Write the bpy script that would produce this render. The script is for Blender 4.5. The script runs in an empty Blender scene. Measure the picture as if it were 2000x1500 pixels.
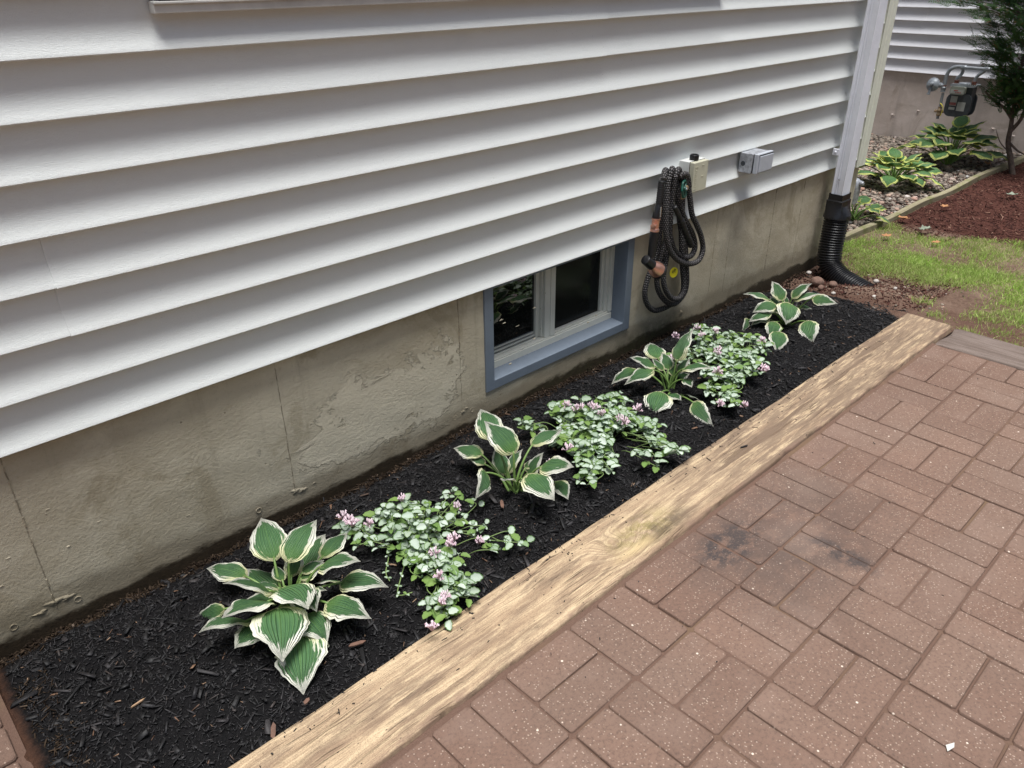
import bpy, math, random
import numpy as np
from mathutils import Vector, Matrix
R_ = math.radians
sc = bpy.context.scene
col = sc.collection
# ---------------- camera
YAW, PITCH, ROLL, LENS, CAMH = 0.808367, 0.494244, -0.005571, 27.2952, 1.35179
def cam_axes():
    fw = Vector((math.cos(YAW)*math.cos(PITCH), math.sin(YAW)*math.cos(PITCH), -math.sin(PITCH)))
    r = fw.cross(Vector((0, 0, 1))).normalized(); u = r.cross(fw)
    r2 = r*math.cos(ROLL)+u*math.sin(ROLL); u2 = u*math.cos(ROLL)-r*math.sin(ROLL)
    return r2, u2, fw
cd = bpy.data.cameras.new('camera'); cam = bpy.data.objects.new('camera', cd); col.objects.link(cam)
cd.sensor_width = 36; cd.lens = LENS; cd.clip_start = .02; cd.clip_end = 400
r, u, f = cam_axes()
cam.matrix_world = Matrix(((r.x, u.x, -f.x, 0), (r.y, u.y, -f.y, 0), (r.z, u.z, -f.z, CAMH), (0, 0, 0, 1)))
sc.camera = cam
# ---------------- world and sun
SUN_EL, SUN_AZ = R_(82.5), R_(-125)      # azimuth of the sun measured from +X
w = bpy.data.worlds.new("World"); sc.world = w; w.use_nodes = True
nt = w.node_tree; bg = nt.nodes['Background']
sky = nt.nodes.new('ShaderNodeTexSky'); sky.sky_type = 'NISHITA'; sky.sun_disc = False
sky.sun_elevation = SUN_EL; sky.sun_rotation = R_(90)-SUN_AZ; sky.dust_density = 3; sky.air_density = 1.0
hs = nt.nodes.new('ShaderNodeHueSaturation'); hs.inputs['Saturation'].default_value = .8
nt.links.new(sky.outputs[0], hs.inputs['Color']); nt.links.new(hs.outputs[0], bg.inputs[0])
bg.inputs[1].default_value = 0.088
sl = bpy.data.lights.new('sun', 'SUN'); sl.energy = 4.3; sl.angle = R_(30); sl.color = (1, .99, .97)
so = bpy.data.objects.new('sun', sl); col.objects.link(so)
sd = Vector((math.cos(SUN_EL)*math.cos(SUN_AZ), math.cos(SUN_EL)*math.sin(SUN_AZ), math.sin(SUN_EL)))
so.rotation_euler = sd.to_track_quat('Z', 'Y').to_euler(); so.location = sd*20
sc.view_settings.view_transform = 'Standard'; sc.view_settings.look = 'None'
sc.view_settings.exposure = 0.47; sc.view_settings.gamma = 1
sc.cycles.max_bounces = 6; sc.cycles.diffuse_bounces = 4

# ---------------- helpers
def tag(o, label=None, cat=None, group=None, kind=None):
    if label: o['label'] = label
    if cat: o['category'] = cat
    if group: o['group'] = group
    if kind: o['kind'] = kind
    return o
def thing(name, label, cat, loc=(0, 0, 0), group=None):
    o = bpy.data.objects.new(name, None); col.objects.link(o); o.location = loc
    o.empty_display_size = .1
    return tag(o, label, cat, group)
class MB:
    def __init__(s): s.v = []; s.f = []; s.a = []
    def add(s, vs, fs, at=None):
        n = len(s.v); s.v.extend([tuple(p) for p in vs]); s.f.extend([tuple(i+n for i in q) for q in fs])
        s.a.extend(at if at is not None else [(0, 0, 0)]*len(vs))
    def box(s, a, b, at=None):
        x0, y0, z0 = a; x1, y1, z1 = b
        s.add([(x0,y0,z0),(x1,y0,z0),(x1,y1,z0),(x0,y1,z0),(x0,y0,z1),(x1,y0,z1),(x1,y1,z1),(x0,y1,z1)],
              [(0,3,2,1),(4,5,6,7),(0,1,5,4),(1,2,6,5),(2,3,7,6),(3,0,4,7)])
    def tube(s, pts, rad, n=10, caps=True, closed=False):
        pts = [Vector(p) for p in pts]; m = len(pts)
        if not hasattr(rad, '__len__'): rad = [rad]*m
        T = []
        for i in range(m):
            a = pts[max(i-1, 0)]; b = pts[min(i+1, m-1)]; d = b-a
            T.append(d.normalized() if d.length > 1e-9 else Vector((0, 0, 1)))
        up = Vector((0, 0, 1)) if abs(T[0].z) < .9 else Vector((1, 0, 0))
        nrm = T[0].cross(up).normalized(); V = []; A = []; L = 0
        for i in range(m):
            if i: L += (pts[i]-pts[i-1]).length
            nrm = (nrm-T[i]*nrm.dot(T[i])).normalized(); bi = T[i].cross(nrm)
            for k in range(n):
                a = 2*math.pi*k/n
                V.append(pts[i]+(nrm*math.cos(a)+bi*math.sin(a))*rad[i]); A.append((k/n, L, 0))
        F = [(i*n+k, i*n+(k+1) % n, (i+1)*n+(k+1) % n, (i+1)*n+k) for i in range(m-1) for k in range(n)]
        if caps: F.append(tuple(range(n-1, -1, -1))); F.append(tuple((m-1)*n+k for k in range(n)))
        s.add(V, F, A)
    def lathe(s, c, axis, prof, n=20):   # prof: (distance along axis, radius)
        axis = Vector(axis).normalized(); c = Vector(c)
        s.tube_prof([c+axis*t for t, _ in prof], [q for _, q in prof], axis, n)
    def tube_prof(s, pts, rad, axis, n):
        up = Vector((0, 0, 1)) if abs(axis.z) < .9 else Vector((1, 0, 0))
        a1 = axis.cross(up).normalized(); a2 = axis.cross(a1); V = []
        for p, q in zip(pts, rad):
            for k in range(n):
                a = 2*math.pi*k/n; V.append(p+(a1*math.cos(a)+a2*math.sin(a))*max(q, 1e-5))
        m = len(pts)
        F = [(i*n+k, i*n+(k+1) % n, (i+1)*n+(k+1) % n, (i+1)*n+k) for i in range(m-1) for k in range(n)]
        F += [tuple(range(n-1, -1, -1)), tuple((m-1)*n+k for k in range(n))]
        s.add(V, F)
    def build(s, name, mat, parent=None, smooth=False, bevel=0, angle=None):
        me = bpy.data.meshes.new(name); me.from_pydata(s.v, [], s.f); me.update()
        at = me.attributes.new('uvw', 'FLOAT_VECTOR', 'POINT')
        at.data.foreach_set('vector', np.array(s.a, dtype=np.float32).ravel())
        return link(me, name, mat, parent, smooth, bevel, angle)
def link(me, name, mat, parent=None, smooth=False, bevel=0, angle=None):
    for m in (mat if isinstance(mat, (list, tuple)) else [mat]): me.materials.append(m)
    if smooth: me.polygons.foreach_set('use_smooth', [True]*len(me.polygons))
    o = bpy.data.objects.new(name, me); col.objects.link(o)
    if parent:
        o.parent = parent
        p = parent; off = Vector((0, 0, 0))
        while p: off += p.location; p = p.parent
        o.location = -off          # geometry is written in world coordinates
    if bevel:
        b = o.modifiers.new('bevel', 'BEVEL'); b.width = bevel; b.segments = 2; b.limit_method = 'ANGLE'; b.angle_limit = R_(40)
    if angle: me.set_sharp_from_angle(angle=R_(angle))
    return o
def npmesh(name, V, F, A=None):       # V (n,3), F (m,k) numpy
    me = bpy.data.meshes.new(name); k = F.shape[1]
    me.vertices.add(len(V)); me.vertices.foreach_set('co', V.astype(np.float32).ravel())
    me.loops.add(F.size); me.loops.foreach_set('vertex_index', F.astype(np.int32).ravel())
    me.polygons.add(len(F)); me.polygons.foreach_set('loop_start', np.arange(0, F.size, k, dtype=np.int32))
    me.polygons.foreach_set('loop_total', np.full(len(F), k, dtype=np.int32))
    if A is not None:
        at = me.attributes.new('uvw', 'FLOAT_VECTOR', 'POINT'); at.data.foreach_set('vector', A.astype(np.float32).ravel())
    me.update(calc_edges=True); me.validate(); return me
rng = np.random.default_rng(7); rnd = random.Random(11)
def smooth_path(P, n):
    P = np.array(P, float); m = len(P); out = []
    for i in range(m-1):
        p0 = P[max(i-1, 0)]; p1 = P[i]; p2 = P[i+1]; p3 = P[min(i+2, m-1)]
        for j in range(n):
            t = j/n
            out.append(.5*((2*p1)+(-p0+p2)*t+(2*p0-5*p1+4*p2-p3)*t*t+(-p0+3*p1-3*p2+p3)*t**3))
    out.append(P[-1]); return [tuple(p) for p in out]

# ---------------- material helper
class M:
    def __init__(s, name, rough=.6, base=(.5, .5, .5), metal=0, spec=.5):
        s.m = bpy.data.materials.new(name); s.m.use_nodes = True; s.t = s.m.node_tree
        s.p = s.t.nodes['Principled BSDF']; s.out = s.t.nodes['Material Output']
        s.set('Roughness', rough); s.set('Base Color', base); s.set('Metallic', metal); s.set('Specular IOR Level', spec)
    def set(s, k, v):
        i = s.p.inputs[k]
        if isinstance(v, bpy.types.NodeSocket): s.t.links.new(v, i)
        elif isinstance(v, tuple): i.default_value = (*v, 1) if len(v) == 3 else v
        else: i.default_value = v
        return s
    def n(s, typ, **kw):
        nd = s.t.nodes.new(typ)
        for k, v in kw.items(): setattr(nd, k, v)
        return nd
    def con(s, sock, v):
        if isinstance(v, bpy.types.NodeSocket): s.t.links.new(v, sock)
        elif v is not None:
            if isinstance(v, tuple) and len(v) == 3 and sock.type == 'RGBA': v = (*v, 1)
            sock.default_value = v
    def pos(s): return s.n('ShaderNodeNewGeometry').outputs['Position']
    def attr(s): return s.n('ShaderNodeAttribute', attribute_name='uvw').outputs['Vector']
    def isl(s): return s.n('ShaderNodeNewGeometry').outputs['Random Per Island']
    def orand(s): return s.n('ShaderNodeObjectInfo').outputs['Random']
    def xyz(s, v):
        nd = s.n('ShaderNodeSeparateXYZ'); s.con(nd.inputs[0], v); return nd.outputs
    def comb(s, x, y, z):
        nd = s.n('ShaderNodeCombineXYZ'); s.con(nd.inputs[0], x); s.con(nd.inputs[1], y); s.con(nd.inputs[2], z); return nd.outputs[0]
    def mapv(s, v, scale=(1, 1, 1), loc=(0, 0, 0)):
        nd = s.n('ShaderNodeMapping'); s.con(nd.inputs['Vector'], v); nd.inputs['Scale'].default_value = scale; nd.inputs['Location'].default_value = loc
        return nd.outputs[0]
    def noise(s, v, scale, detail=4, rough=.55, dist=0):
        nd = s.n('ShaderNodeTexNoise'); s.con(nd.inputs['Vector'], v); nd.inputs['Scale'].default_value = scale
        nd.inputs['Detail'].default_value = detail; nd.inputs['Roughness'].default_value = rough; nd.inputs['Distortion'].default_value = dist
        return nd.outputs['Fac']
    def vor(s, v, scale, feat='F1', out='Distance'):
        nd = s.n('ShaderNodeTexVoronoi', feature=feat); s.con(nd.inputs['Vector'], v); nd.inputs['Scale'].default_value = scale
        return nd.outputs[out]
    def math(s, op, a, b=None, c=None, clamp=False):
        nd = s.n('ShaderNodeMath', operation=op, use_clamp=clamp)
        s.con(nd.inputs[0], a); s.con(nd.inputs[1], b)
        if c is not None: s.con(nd.inputs[2], c)
        return nd.outputs[0]
    def ramp(s, v, a, b, lo=0., hi=1.):       # smooth map range
        nd = s.n('ShaderNodeMapRange', interpolation_type='SMOOTHSTEP'); s.con(nd.inputs[0], v)
        for i, q in zip((1, 2, 3, 4), (a, b, lo, hi)): nd.inputs[i].default_value = q
        return nd.outputs[0]
    def mix(s, fac, a, b, mode='MIX'):
        nd = s.n('ShaderNodeMix', data_type='RGBA', blend_type=mode)
        s.con(nd.inputs[0], fac); s.con(nd.inputs[6], a); s.con(nd.inputs[7], b); return nd.outputs[2]
    def cr(s, v, stops):
        nd = s.n('ShaderNodeValToRGB'); s.con(nd.inputs[0], v); e = nd.color_ramp.elements
        while len(e) < len(stops): e.new(.5)
        for k, (p, c) in zip(e, stops): k.position = p; k.color = (*c, 1)
        return nd.outputs[0]
    def blob(s, p, c, r):      # 1 at c, 0 beyond the ellipsoid r
        nd = s.n('ShaderNodeMapping', vector_type='POINT'); s.con(nd.inputs['Vector'], p)
        nd.inputs['Scale'].default_value = tuple(1/q for q in r); nd.inputs['Location'].default_value = tuple(-a/q for a, q in zip(c, r))
        ln = s.n('ShaderNodeVectorMath', operation='LENGTH'); s.con(ln.inputs[0], nd.outputs[0])
        return s.ramp(ln.outputs['Value'], 0, 1, 1, 0)
    def bump(s, h, dist=.002, strength=1., prev=None):
        nd = s.n('ShaderNodeBump'); s.con(nd.inputs['Height'], h); nd.inputs['Distance'].default_value = dist; nd.inputs['Strength'].default_value = strength
        if prev is not None: s.con(nd.inputs['Normal'], prev)
        s.t.links.new(nd.outputs[0], s.p.inputs['Normal']); return nd.outputs[0]
    def translucent(s, fac, colr):
        tr = s.n('ShaderNodeBsdfTranslucent'); s.con(tr.inputs[0], colr); mx = s.n('ShaderNodeMixShader'); mx.inputs[0].default_value = fac
        s.t.links.new(s.p.outputs[0], mx.inputs[1]); s.t.links.new(tr.outputs[0], mx.inputs[2]); s.t.links.new(mx.outputs[0], s.out.inputs[0])

def mat_siding(name, base):
    m = M(name, .42); p = m.pos()
    g = m.noise(m.mapv(p, (9, 9, 160)), 9, 4, .6, .6)
    g2 = m.noise(p, 900, 2)
    dirt = m.noise(m.mapv(p, (1.2, 1.2, 4)), 3, 5, .6); sp = m.vor(p, 55); spn = m.noise(p, 3.1, 2)
    c = m.mix(m.ramp(dirt, .5, .8, 0, .35), base, tuple(q*.82 for q in base))
    spk = m.math('MULTIPLY', m.math('LESS_THAN', sp, .045), m.ramp(spn, .55, .62))
    c = m.mix(m.math('MULTIPLY', spk, .8), c, (.12, .11, .09))
    m.set('Base Color', c); b = m.bump(g, .0022, .6); m.bump(g2, .0007, .6, b); return m.m
SIDING = mat_siding('siding vinyl', (.74, .767, .745))
SIDING2 = mat_siding('siding vinyl far', (.80, .80, .84))

def mat_concrete(name, a, b, stain_z=None):
    m = M(name, .88, spec=.25); p = m.pos()
    n1 = m.noise(p, 1.3, 7, .62); n2 = m.noise(m.mapv(p, (1, 1, 1.6)), 6, 8, .68, .5); n3 = m.noise(p, 120, 5, .75)
    c = m.mix(m.ramp(n1, .32, .68), a, b)
    c = m.mix(m.ramp(n2, .42, .72, 0, .55), c, tuple(q*1.18 for q in b))
    n4 = m.noise(m.mapv(p, (1.3, 1, 1), (2, 7, 1)), 3.2, 8, .7, .8); c = m.mix(m.ramp(n4, .5, .62, 0, .45), c, (a[0]*.62, a[1]*.58, a[2]*.5))
    c = m.mix(m.ramp(n3, .5, .8, 0, .35), c, tuple(q*.55 for q in a))
    x = m.xyz(p)
    vd = m.noise(m.mapv(p, (14, 14, .8)), 1, 5, .6)     # vertical run marks
    c = m.mix(m.ramp(vd, .56, .74, 0, .4), c, tuple(q*.6 for q in a))
    patch = m.ramp(m.math('ADD', m.math('MULTIPLY', m.blob(p, (1.15, 1.77, .16), (.62, .6, .30)), .38), m.math('MULTIPLY', m.noise(m.mapv(p, (1, 1, 1.6)), 6.5, 9, .7, .4), .8)), .60, .625)
    rough_n = m.noise(m.mapv(p, (1, 1, 2.2)), 24, 8, .72, 1.2)
    pit = m.ramp(m.vor(m.mapv(p, (1, 1, 1), (.3, .1, .2)), 26), .03, .09, 0, 1)
    pitm = m.ramp(m.noise(p, 2.3, 2), .5, .6); pit2 = m.math('MAXIMUM', pit, m.math('SUBTRACT', 1, pitm))
    c = m.mix(m.math('MULTIPLY', patch, .6), c, tuple(min(1, q*1.22) for q in b))
    c = m.mix(m.math('MULTIPLY', m.math('SUBTRACT', 1, pit2), .7), c, tuple(q*.35 for q in a))
    if stain_z is not None:
        edge = m.math('ADD', x[2], m.math('MULTIPLY', m.math('SUBTRACT', m.noise(m.mapv(p, (1, 1, 2.5)), 7, 7, .65), .5), -.085))
        e2 = m.math('SUBTRACT', edge, m.math('MULTIPLY', m.ramp(m.noise(p, .9, 2), .35, .7), .02))
        c = m.mix(m.ramp(e2, stain_z+.035, stain_z+.09, .55, 0), c, (.15, .12, .075))
        c = m.mix(m.ramp(e2, stain_z-.012, stain_z+.01, 1, 0), c, m.mix(m.noise(p, 60, 5, .8), (.016, .012, .007), (.055, .038, .021)))
        moss = m.math('MULTIPLY', m.math('MAXIMUM', m.blob(p, (2.5, 1.77, -.05), (.42, .4, .12)), m.math('MULTIPLY', m.blob(p, (2.05, 1.77, -.06), (.5, .4, .08)), .6)), m.ramp(m.noise(p, 22, 6, .7), .3, .65))
        c = m.mix(m.math('MULTIPLY', moss, .8), c, (.05, .052, .022))
        drk = m.blob(p, (3.3, 1.77, .02), (1.1, .4, .14)); c = m.mix(m.math('MULTIPLY', drk, .25), c, (.16, .14, .09))
        blotch = m.math('MULTIPLY', m.blob(p, (3.06, 1.77, .23), (.14, .4, .16)), m.ramp(m.noise(m.mapv(p, (6, 6, 2)), 3, 6), .45, .6))
        c = m.mix(m.math('MULTIPLY', blotch, .4), c, (.36, .34, .27))
    m.set('Base Color', c)
    if stain_z is not None:
        ln = None
        for sx in (.168, .817, 1.456, 3.05, 3.42, 3.70, 2.93):
            wob = m.math('ADD', x[0], m.math('MULTIPLY', m.math('SUBTRACT', m.noise(m.mapv(p, (1, 1, 14)), 2, 3), .5), .006))
            d = m.math('ABSOLUTE', m.math('SUBTRACT', wob, sx)); l = m.ramp(d, .0006, .0024, .55 if sx < 2 or sx == 3.42 else .3, 0)
            ln = l if ln is None else m.math('MAXIMUM', ln, l)
        c = m.mix(m.math('MULTIPLY', m.math('MULTIPLY', ln, m.ramp(m.noise(m.mapv(p, (1, 1, 30)), 1, 4, .7), .38, .55, .25, 1)), m.ramp(x[2], 0., .03)), c, (.09, .07, .05)); m.set('Base Color', c)
    rmask = m.ramp(m.noise(m.mapv(p, (1, 1, 1.3), (5, 0, 2)), 2.1, 4), .40, .66, .12, 1)
    bb = m.bump(m.math('ADD', m.math('MULTIPLY', n2, .38), m.math('MULTIPLY', m.math('MULTIPLY', rough_n, rmask), .85)), .0052, .65)
    bb = m.bump(m.math('ADD', pit2, m.math('MULTIPLY', n3, 1.1)), .0026, .85, bb)
    m.bump(patch, .003, .9, bb)
    return m.m
CONC = mat_concrete('concrete', (.46, .40, .285), (.57, .52, .40), -.042)
CONC2 = mat_concrete('concrete far', (.60, .51, .45), (.68, .60, .55), None)
def flat(name, c, rough=.5, metal=0, nz=.12, nscale=30, bumpd=0, spec=.5):
    m = M(name, rough, c, metal, spec); p = m.pos(); n = m.noise(p, nscale, 5, .65)
    m.set('Base Color', m.mix(m.ramp(n, .35, .75, 0, 1), c, tuple(q*(1-nz) for q in c)))
    if bumpd: m.bump(n, bumpd, 1)
    return m.m
def painted(name, c):
    m = M(name, .5); p = m.pos(); n = m.noise(p, 14, 6, .7); s = m.vor(p, 38); k = m.ramp(m.noise(p, 5, 2), .5, .6)
    cc = m.mix(m.ramp(n, .4, .75, 0, .3), c, tuple(q*.7 for q in c))
    cc = m.mix(m.math('MULTIPLY', m.math('LESS_THAN', s, .07), k), cc, (.05, .05, .05))
    m.set('Base Color', cc); m.bump(m.noise(p, 160, 3), .0006, 1); return m.m
BLUE = painted('blue grey paint', (.165, .20, .245))
WINW = painted('window vinyl', (.64, .64, .57))
WHITE = flat('white trim', (.62, .62, .58), .4, nz=.2, nscale=12)
DSP = flat('white aluminium', (.86, .88, .93), .35, nz=.1, nscale=8)
POST = flat('cream corner post', (.80, .82, .70), .45, nz=.08)
BLACK = flat('black plastic', (.012, .012, .014), .34, nz=.4, nscale=60)
BLACKR = flat('black rubber', (.010, .010, .011), .5, nz=.4, nscale=90, bumpd=.0004)
COPPER = flat('copper', (.78, .42, .31), .3, metal=.85, nz=.15)
CREAM = flat('cream plastic', (.58, .57, .44), .45, nz=.1)
CREAML = flat('pale plastic', (.72, .73, .70), .45, nz=.1)
GREENP = flat('green handle', (.012, .085, .06), .4, nz=.3)
GALV = flat('galvanised metal', (.50, .52, .56), .45, metal=.35, nz=.55, nscale=60, bumpd=.0006)
GREYP = flat('grey cover', (.50, .53, .58), .45, nz=.1)
DARK = flat('dark gap', (.01, .01, .012), .6)
METER = flat('dark grey paint', (.055, .065, .075), .45, nz=.3)
METAL = flat('grey pipe paint', (.34, .37, .40), .35, metal=.3, nz=.35)
RUST = flat('rusty fitting', (.20, .07, .045), .8, nz=.6, nscale=80, bumpd=.001)
BRASS = flat('brass', (.45, .33, .2), .45, metal=.5, nz=.5, nscale=80)
YEL = flat('yellow tag', (.85, .75, .02), .5, nz=.05)
REDL = flat('red print', (.35, .03, .03), .5)
STICK = flat('label', (.42, .43, .40), .5)
glass = M('window glass', .02, (.008, .009, .008), spec=.8); glass.bump(glass.noise(glass.pos(), 3, 2), .002, .25)
GLASS = glass.m
scr = M('screened glass', .16, (.012, .013, .011), spec=.22); GLASS2 = scr.m
def mat_hose():
    m = M('braided hose', .65); a = m.xyz(m.attr())
    v = m.math('MULTIPLY', a[1], 115.); row = m.math('FLOOR', v)
    uo = m.math('ADD', m.math('MULTIPLY', a[0], 8.), m.math('MULTIPLY', m.math('MODULO', row, 2), .5))
    f1 = m.math('LESS_THAN', m.math('FRACT', v), .5); f2 = m.math('LESS_THAN', m.math('FRACT', uo), .42)
    k = m.math('MULTIPLY', f1, f2)
    m.set('Base Color', m.mix(k, (.004, .004, .0045), m.mix(m.noise(m.pos(), 200, 2), (.30, .275, .275), (.07, .065, .065))))
    m.bump(m.math('SINE', m.math('MULTIPLY', v, 6.283)), .0012, .8); return m.m
HOSE = mat_hose()
def mat_timber(name, light, mid, dark, grey=False):
    m = M(name, .8, spec=.25); p = m.pos(); x = m.xyz(p)
    kn = m.blob(p, (1.30, .955, 0), (.13, .075, 1)) if not grey else None
    y = x[1]
    wv = m.math('MULTIPLY', m.math('SUBTRACT', m.noise(m.mapv(p, (1.6, 3, 1)), 1.6, 3), .5), .05)
    y2 = m.math('ADD', y, wv)
    if kn is not None: y2 = m.math('ADD', y2, m.math('MULTIPLY', kn, .055))
    if grey: q = m.comb(m.math('MULTIPLY', x[0], 45.), m.math('MULTIPLY', x[1], 2.2), x[2])
    else: q = m.comb(m.math('MULTIPLY', x[0], 2.6), m.math('MULTIPLY', y2, 52.), m.math('MULTIPLY', x[2], 50))
    g = m.noise(q, 1.0, 6, .62, .35)
    if grey: q2 = m.comb(m.math('MULTIPLY', x[0], 200.), m.math('MULTIPLY', x[1], 5), x[2])
    else: q2 = m.comb(m.math('MULTIPLY', x[0], 5.), m.math('MULTIPLY', y2, 210.), x[2])
    g2 = m.noise(q2, 1.0, 5, .6, .2)
    c = m.mix(m.ramp(g, .36, .58), mid, light)
    c = m.mix(m.ramp(g2, .46, .62, 0, .8), c, mid)
    c = m.mix(m.ramp(m.noise(p, 420, 2), .45, .68, 0, .35), c, dark)
    q3 = m.comb(m.math('MULTIPLY', x[0 if not grey else 1], 9.), m.math('MULTIPLY', y2 if not grey else x[0], 420.), 1.7); c = m.mix(m.ramp(m.noise(q3, 1, 3, .6), .54, .68, 0, .42), c, dark)
    cr = m.ramp(g2, .31, .44, 1, 0); crm = m.ramp(m.noise(p, 5, 4), .42, .62); crack = m.math('MULTIPLY', cr, crm)
    c = m.mix(m.math('MULTIPLY', crack, .75), c, dark)
    if not grey:
        lc = m.math('MULTIPLY', m.ramp(m.noise(m.comb(m.math('MULTIPLY', x[0], 1.3), m.math('MULTIPLY', y2, 30), 3.3), 1, 3, .5), .605, .63), m.ramp(x[0], 1.3, 2.0, .35, 1))
        c = m.mix(m.math('MULTIPLY', lc, .8), c, dark)
        for bx_, by_, rx_, ry_, al_ in ((.60, .97, .16, .05, .6), (.86, .90, .10, .03, .5), (.76, 1.03, .09, .03, .4), (1.05, .99, .1, .03, .35), (2.55, .93, .35, .05, .55), (3.1, .97, .3, .05, .45)):
            c = m.mix(m.math('MULTIPLY', m.math('MULTIPLY', m.blob(p, (bx_, by_, 0), (rx_, ry_, 1)), al_), m.ramp(m.noise(m.mapv(p, (1, 4, 1)), 9, 7, .7), .38, .55)), c, (.13, .09, .065))
        # dirt: brown patches, dust at the paver side, greenish algae, dark far half
        d1 = m.ramp(m.noise(m.mapv(p, (1.0, 5, 1)), 5.5, 9, .75), .47, .60)
        c = m.mix(m.math('MULTIPLY', d1, .58), c, (.17, .115, .08))
        d3 = m.ramp(m.noise(m.mapv(p, (.8, 5, 1), (9, 2, 0)), 4.5, 8, .72), .55, .64); c = m.mix(m.math('MULTIPLY', d3, .55), c, (.11, .075, .055))
        far = m.math('MULTIPLY', m.ramp(x[0], 1.35, 2.0), m.ramp(m.noise(m.mapv(p, (1.0, 8, 1), (3, 1, 0)), 7, 9, .76), .40, .54))
        c = m.mix(m.math('MULTIPLY', far, .8), c, (.17, .12, .085))
        alg = m.math('MULTIPLY', m.blob(p, (1.40, .955, 0), (.20, .08, 1)), m.ramp(m.noise(p, 26, 6, .7), .36, .58))
        c = m.mix(m.math('MULTIPLY', alg, .7), c, (.20, .17, .05))
        drk = m.math('MULTIPLY', m.blob(p, (1.47, .93, 0), (.17, .05, 1)), m.ramp(m.noise(p, 30, 6, .7), .3, .6))
        c = m.mix(m.math('MULTIPLY', drk, .85), c, (.07, .052, .04))
        dust = m.math('MULTIPLY', m.ramp(m.math('ADD', x[1], m.math('MULTIPLY', m.noise(m.mapv(p, (1, 1, 1)), 9, 7, .7), .085)), .905, .935, 1, 0), .85)
        c = m.mix(dust, c, (.20, .125, .095))
        lt = m.math('MULTIPLY', m.blob(p, (1.32, .92, 0), (.12, .02, 1)), .6); c = m.mix(lt, c, (.62, .47, .26))
    sp = m.vor(m.mapv(p, (.7, 1.4, 1)), 48); c = m.mix(m.math('MULTIPLY', m.math('LESS_THAN', sp, .085), m.ramp(m.noise(p, 3.4, 3), .46, .56)), c, (.03, .022, .02))
    m.set('Base Color', c)
    b = m.bump(m.math('SUBTRACT', m.math('ADD', m.math('MULTIPLY', g, .7), m.math('MULTIPLY', g2, .45)), m.math('MULTIPLY', crack, .6)), .005, .8)
    m.bump(m.noise(p, 260, 3), .0008, .7, b); return m.m
TIMBER = mat_timber('weathered timber', (.56, .43, .275), (.35, .25, .16), (.075, .045, .03))
TIMBERG = mat_timber('grey timber', (.19, .15, .13), (.12, .09, .075), (.04, .03, .025), True)
def mat_edging():
    m = M('mossy board', .85, spec=.2); p = m.pos(); g = m.noise(m.mapv(p, (2, 30, 30)), 1.5, 6, .6)
    c = m.mix(m.ramp(g, .3, .7), (.20, .17, .11), (.30, .27, .18)); c = m.mix(m.ramp(m.noise(p, 9, 6, .7), .45, .65, 0, .8), c, (.15, .16, .06))
    m.set('Base Color', c); m.bump(g, .004, .8); return m.m
EDGE = mat_edging()
def mat_paver():
    m = M('brick paver', .88, spec=.25); p = m.pos(); isl = m.isl()
    base = m.mix(isl, (.162, .100, .075), (.205, .130, .098))
    c = m.mix(m.ramp(m.noise(p, 2.2, 5, .6), .35, .7, 0, .5), base, (.165, .118, .093))
    c = m.mix(m.ramp(m.noise(p, 130, 4, .75), .42, .75, 0, .7), c, (.085, .056, .044))
    sp = m.vor(m.mapv(p, (1, 1, .2)), 165); spc = m.vor(m.mapv(p, (1, 1, .2)), 165, out='Color'); s1 = m.xyz(spc)[0]
    k = m.math('MULTIPLY', m.ramp(sp, .18, .34, 1, 0), m.math('GREATER_THAN', s1, .62))
    c = m.mix(m.math('MULTIPLY', k, .6), c, (.46, .36, .29))
    sp2 = m.vor(m.mapv(p, (1, 1, .2), (.5, .3, 0)), 46); s2 = m.xyz(m.vor(m.mapv(p, (1, 1, .2), (.5, .3, 0)), 46, out='Color'))[1]
    k2 = m.math('MULTIPLY', m.ramp(sp2, .08, .15, 1, 0), m.math('GREATER_THAN', s2, .90)); c = m.mix(m.math('MULTIPLY', k2, .9), c, (.72, .62, .52))
    nz = m.math('MULTIPLY', m.ramp(m.noise(m.mapv(p, (1, 1.3, 1)), 15, 8, .78), .40, .54), m.ramp(m.noise(p, 170, 3, .8), .3, .5, .45, 1))
    st = m.math('MAXIMUM', m.blob(p, (1.53, .765, 0), (.19, .10, 1)), m.blob(p, (1.70, .55, 0), (.055, .15, 1)))
    st = m.math('MAXIMUM', st, m.math('MULTIPLY', m.blob(p, (1.62, .68, 0), (.42, .34, 1)), .3))
    c = m.mix(m.math('MULTIPLY', m.math('MULTIPLY', m.math('MINIMUM', m.math('MULTIPLY', st, 1.7), 1.), nz), .95), c, (.048, .041, .041))
    st2 = m.math('MULTIPLY', m.blob(p, (2.2, .75, 0), (.7, .17, 1)), m.ramp(m.noise(p, 8, 6, .7), .45, .65)); c = m.mix(m.math('MULTIPLY', st2, .45), c, (.17, .11, .09))
    damp = m.math('MULTIPLY', m.blob(p, (1.75, .66, 0), (.75, .42, 1)), m.ramp(m.noise(p, 6, 7, .75), .38, .6)); c = m.mix(m.math('MULTIPLY', damp, .45), c, (.085, .062, .052))
    ln = m.math('MULTIPLY', m.ramp(m.noise(p, 5, 4), .5, .7), .22); c = m.mix(ln, c, (.26, .19, .155))
    ar = m.xyz(m.attr())[0]                              # 1 on the chamfer, dirt from the joints
    c = m.mix(m.math('MULTIPLY', ar, m.ramp(m.noise(p, 30, 5), .25, .6, .1, .75)), c, (.13, .08, .06))
    m.set('Base Color', c)
    b = m.bump(m.noise(p, 230, 4, .8), .0024, .9); m.bump(m.noise(p, 18, 4), .003, .5, b); return m.m
PAVER = mat_paver()
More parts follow.
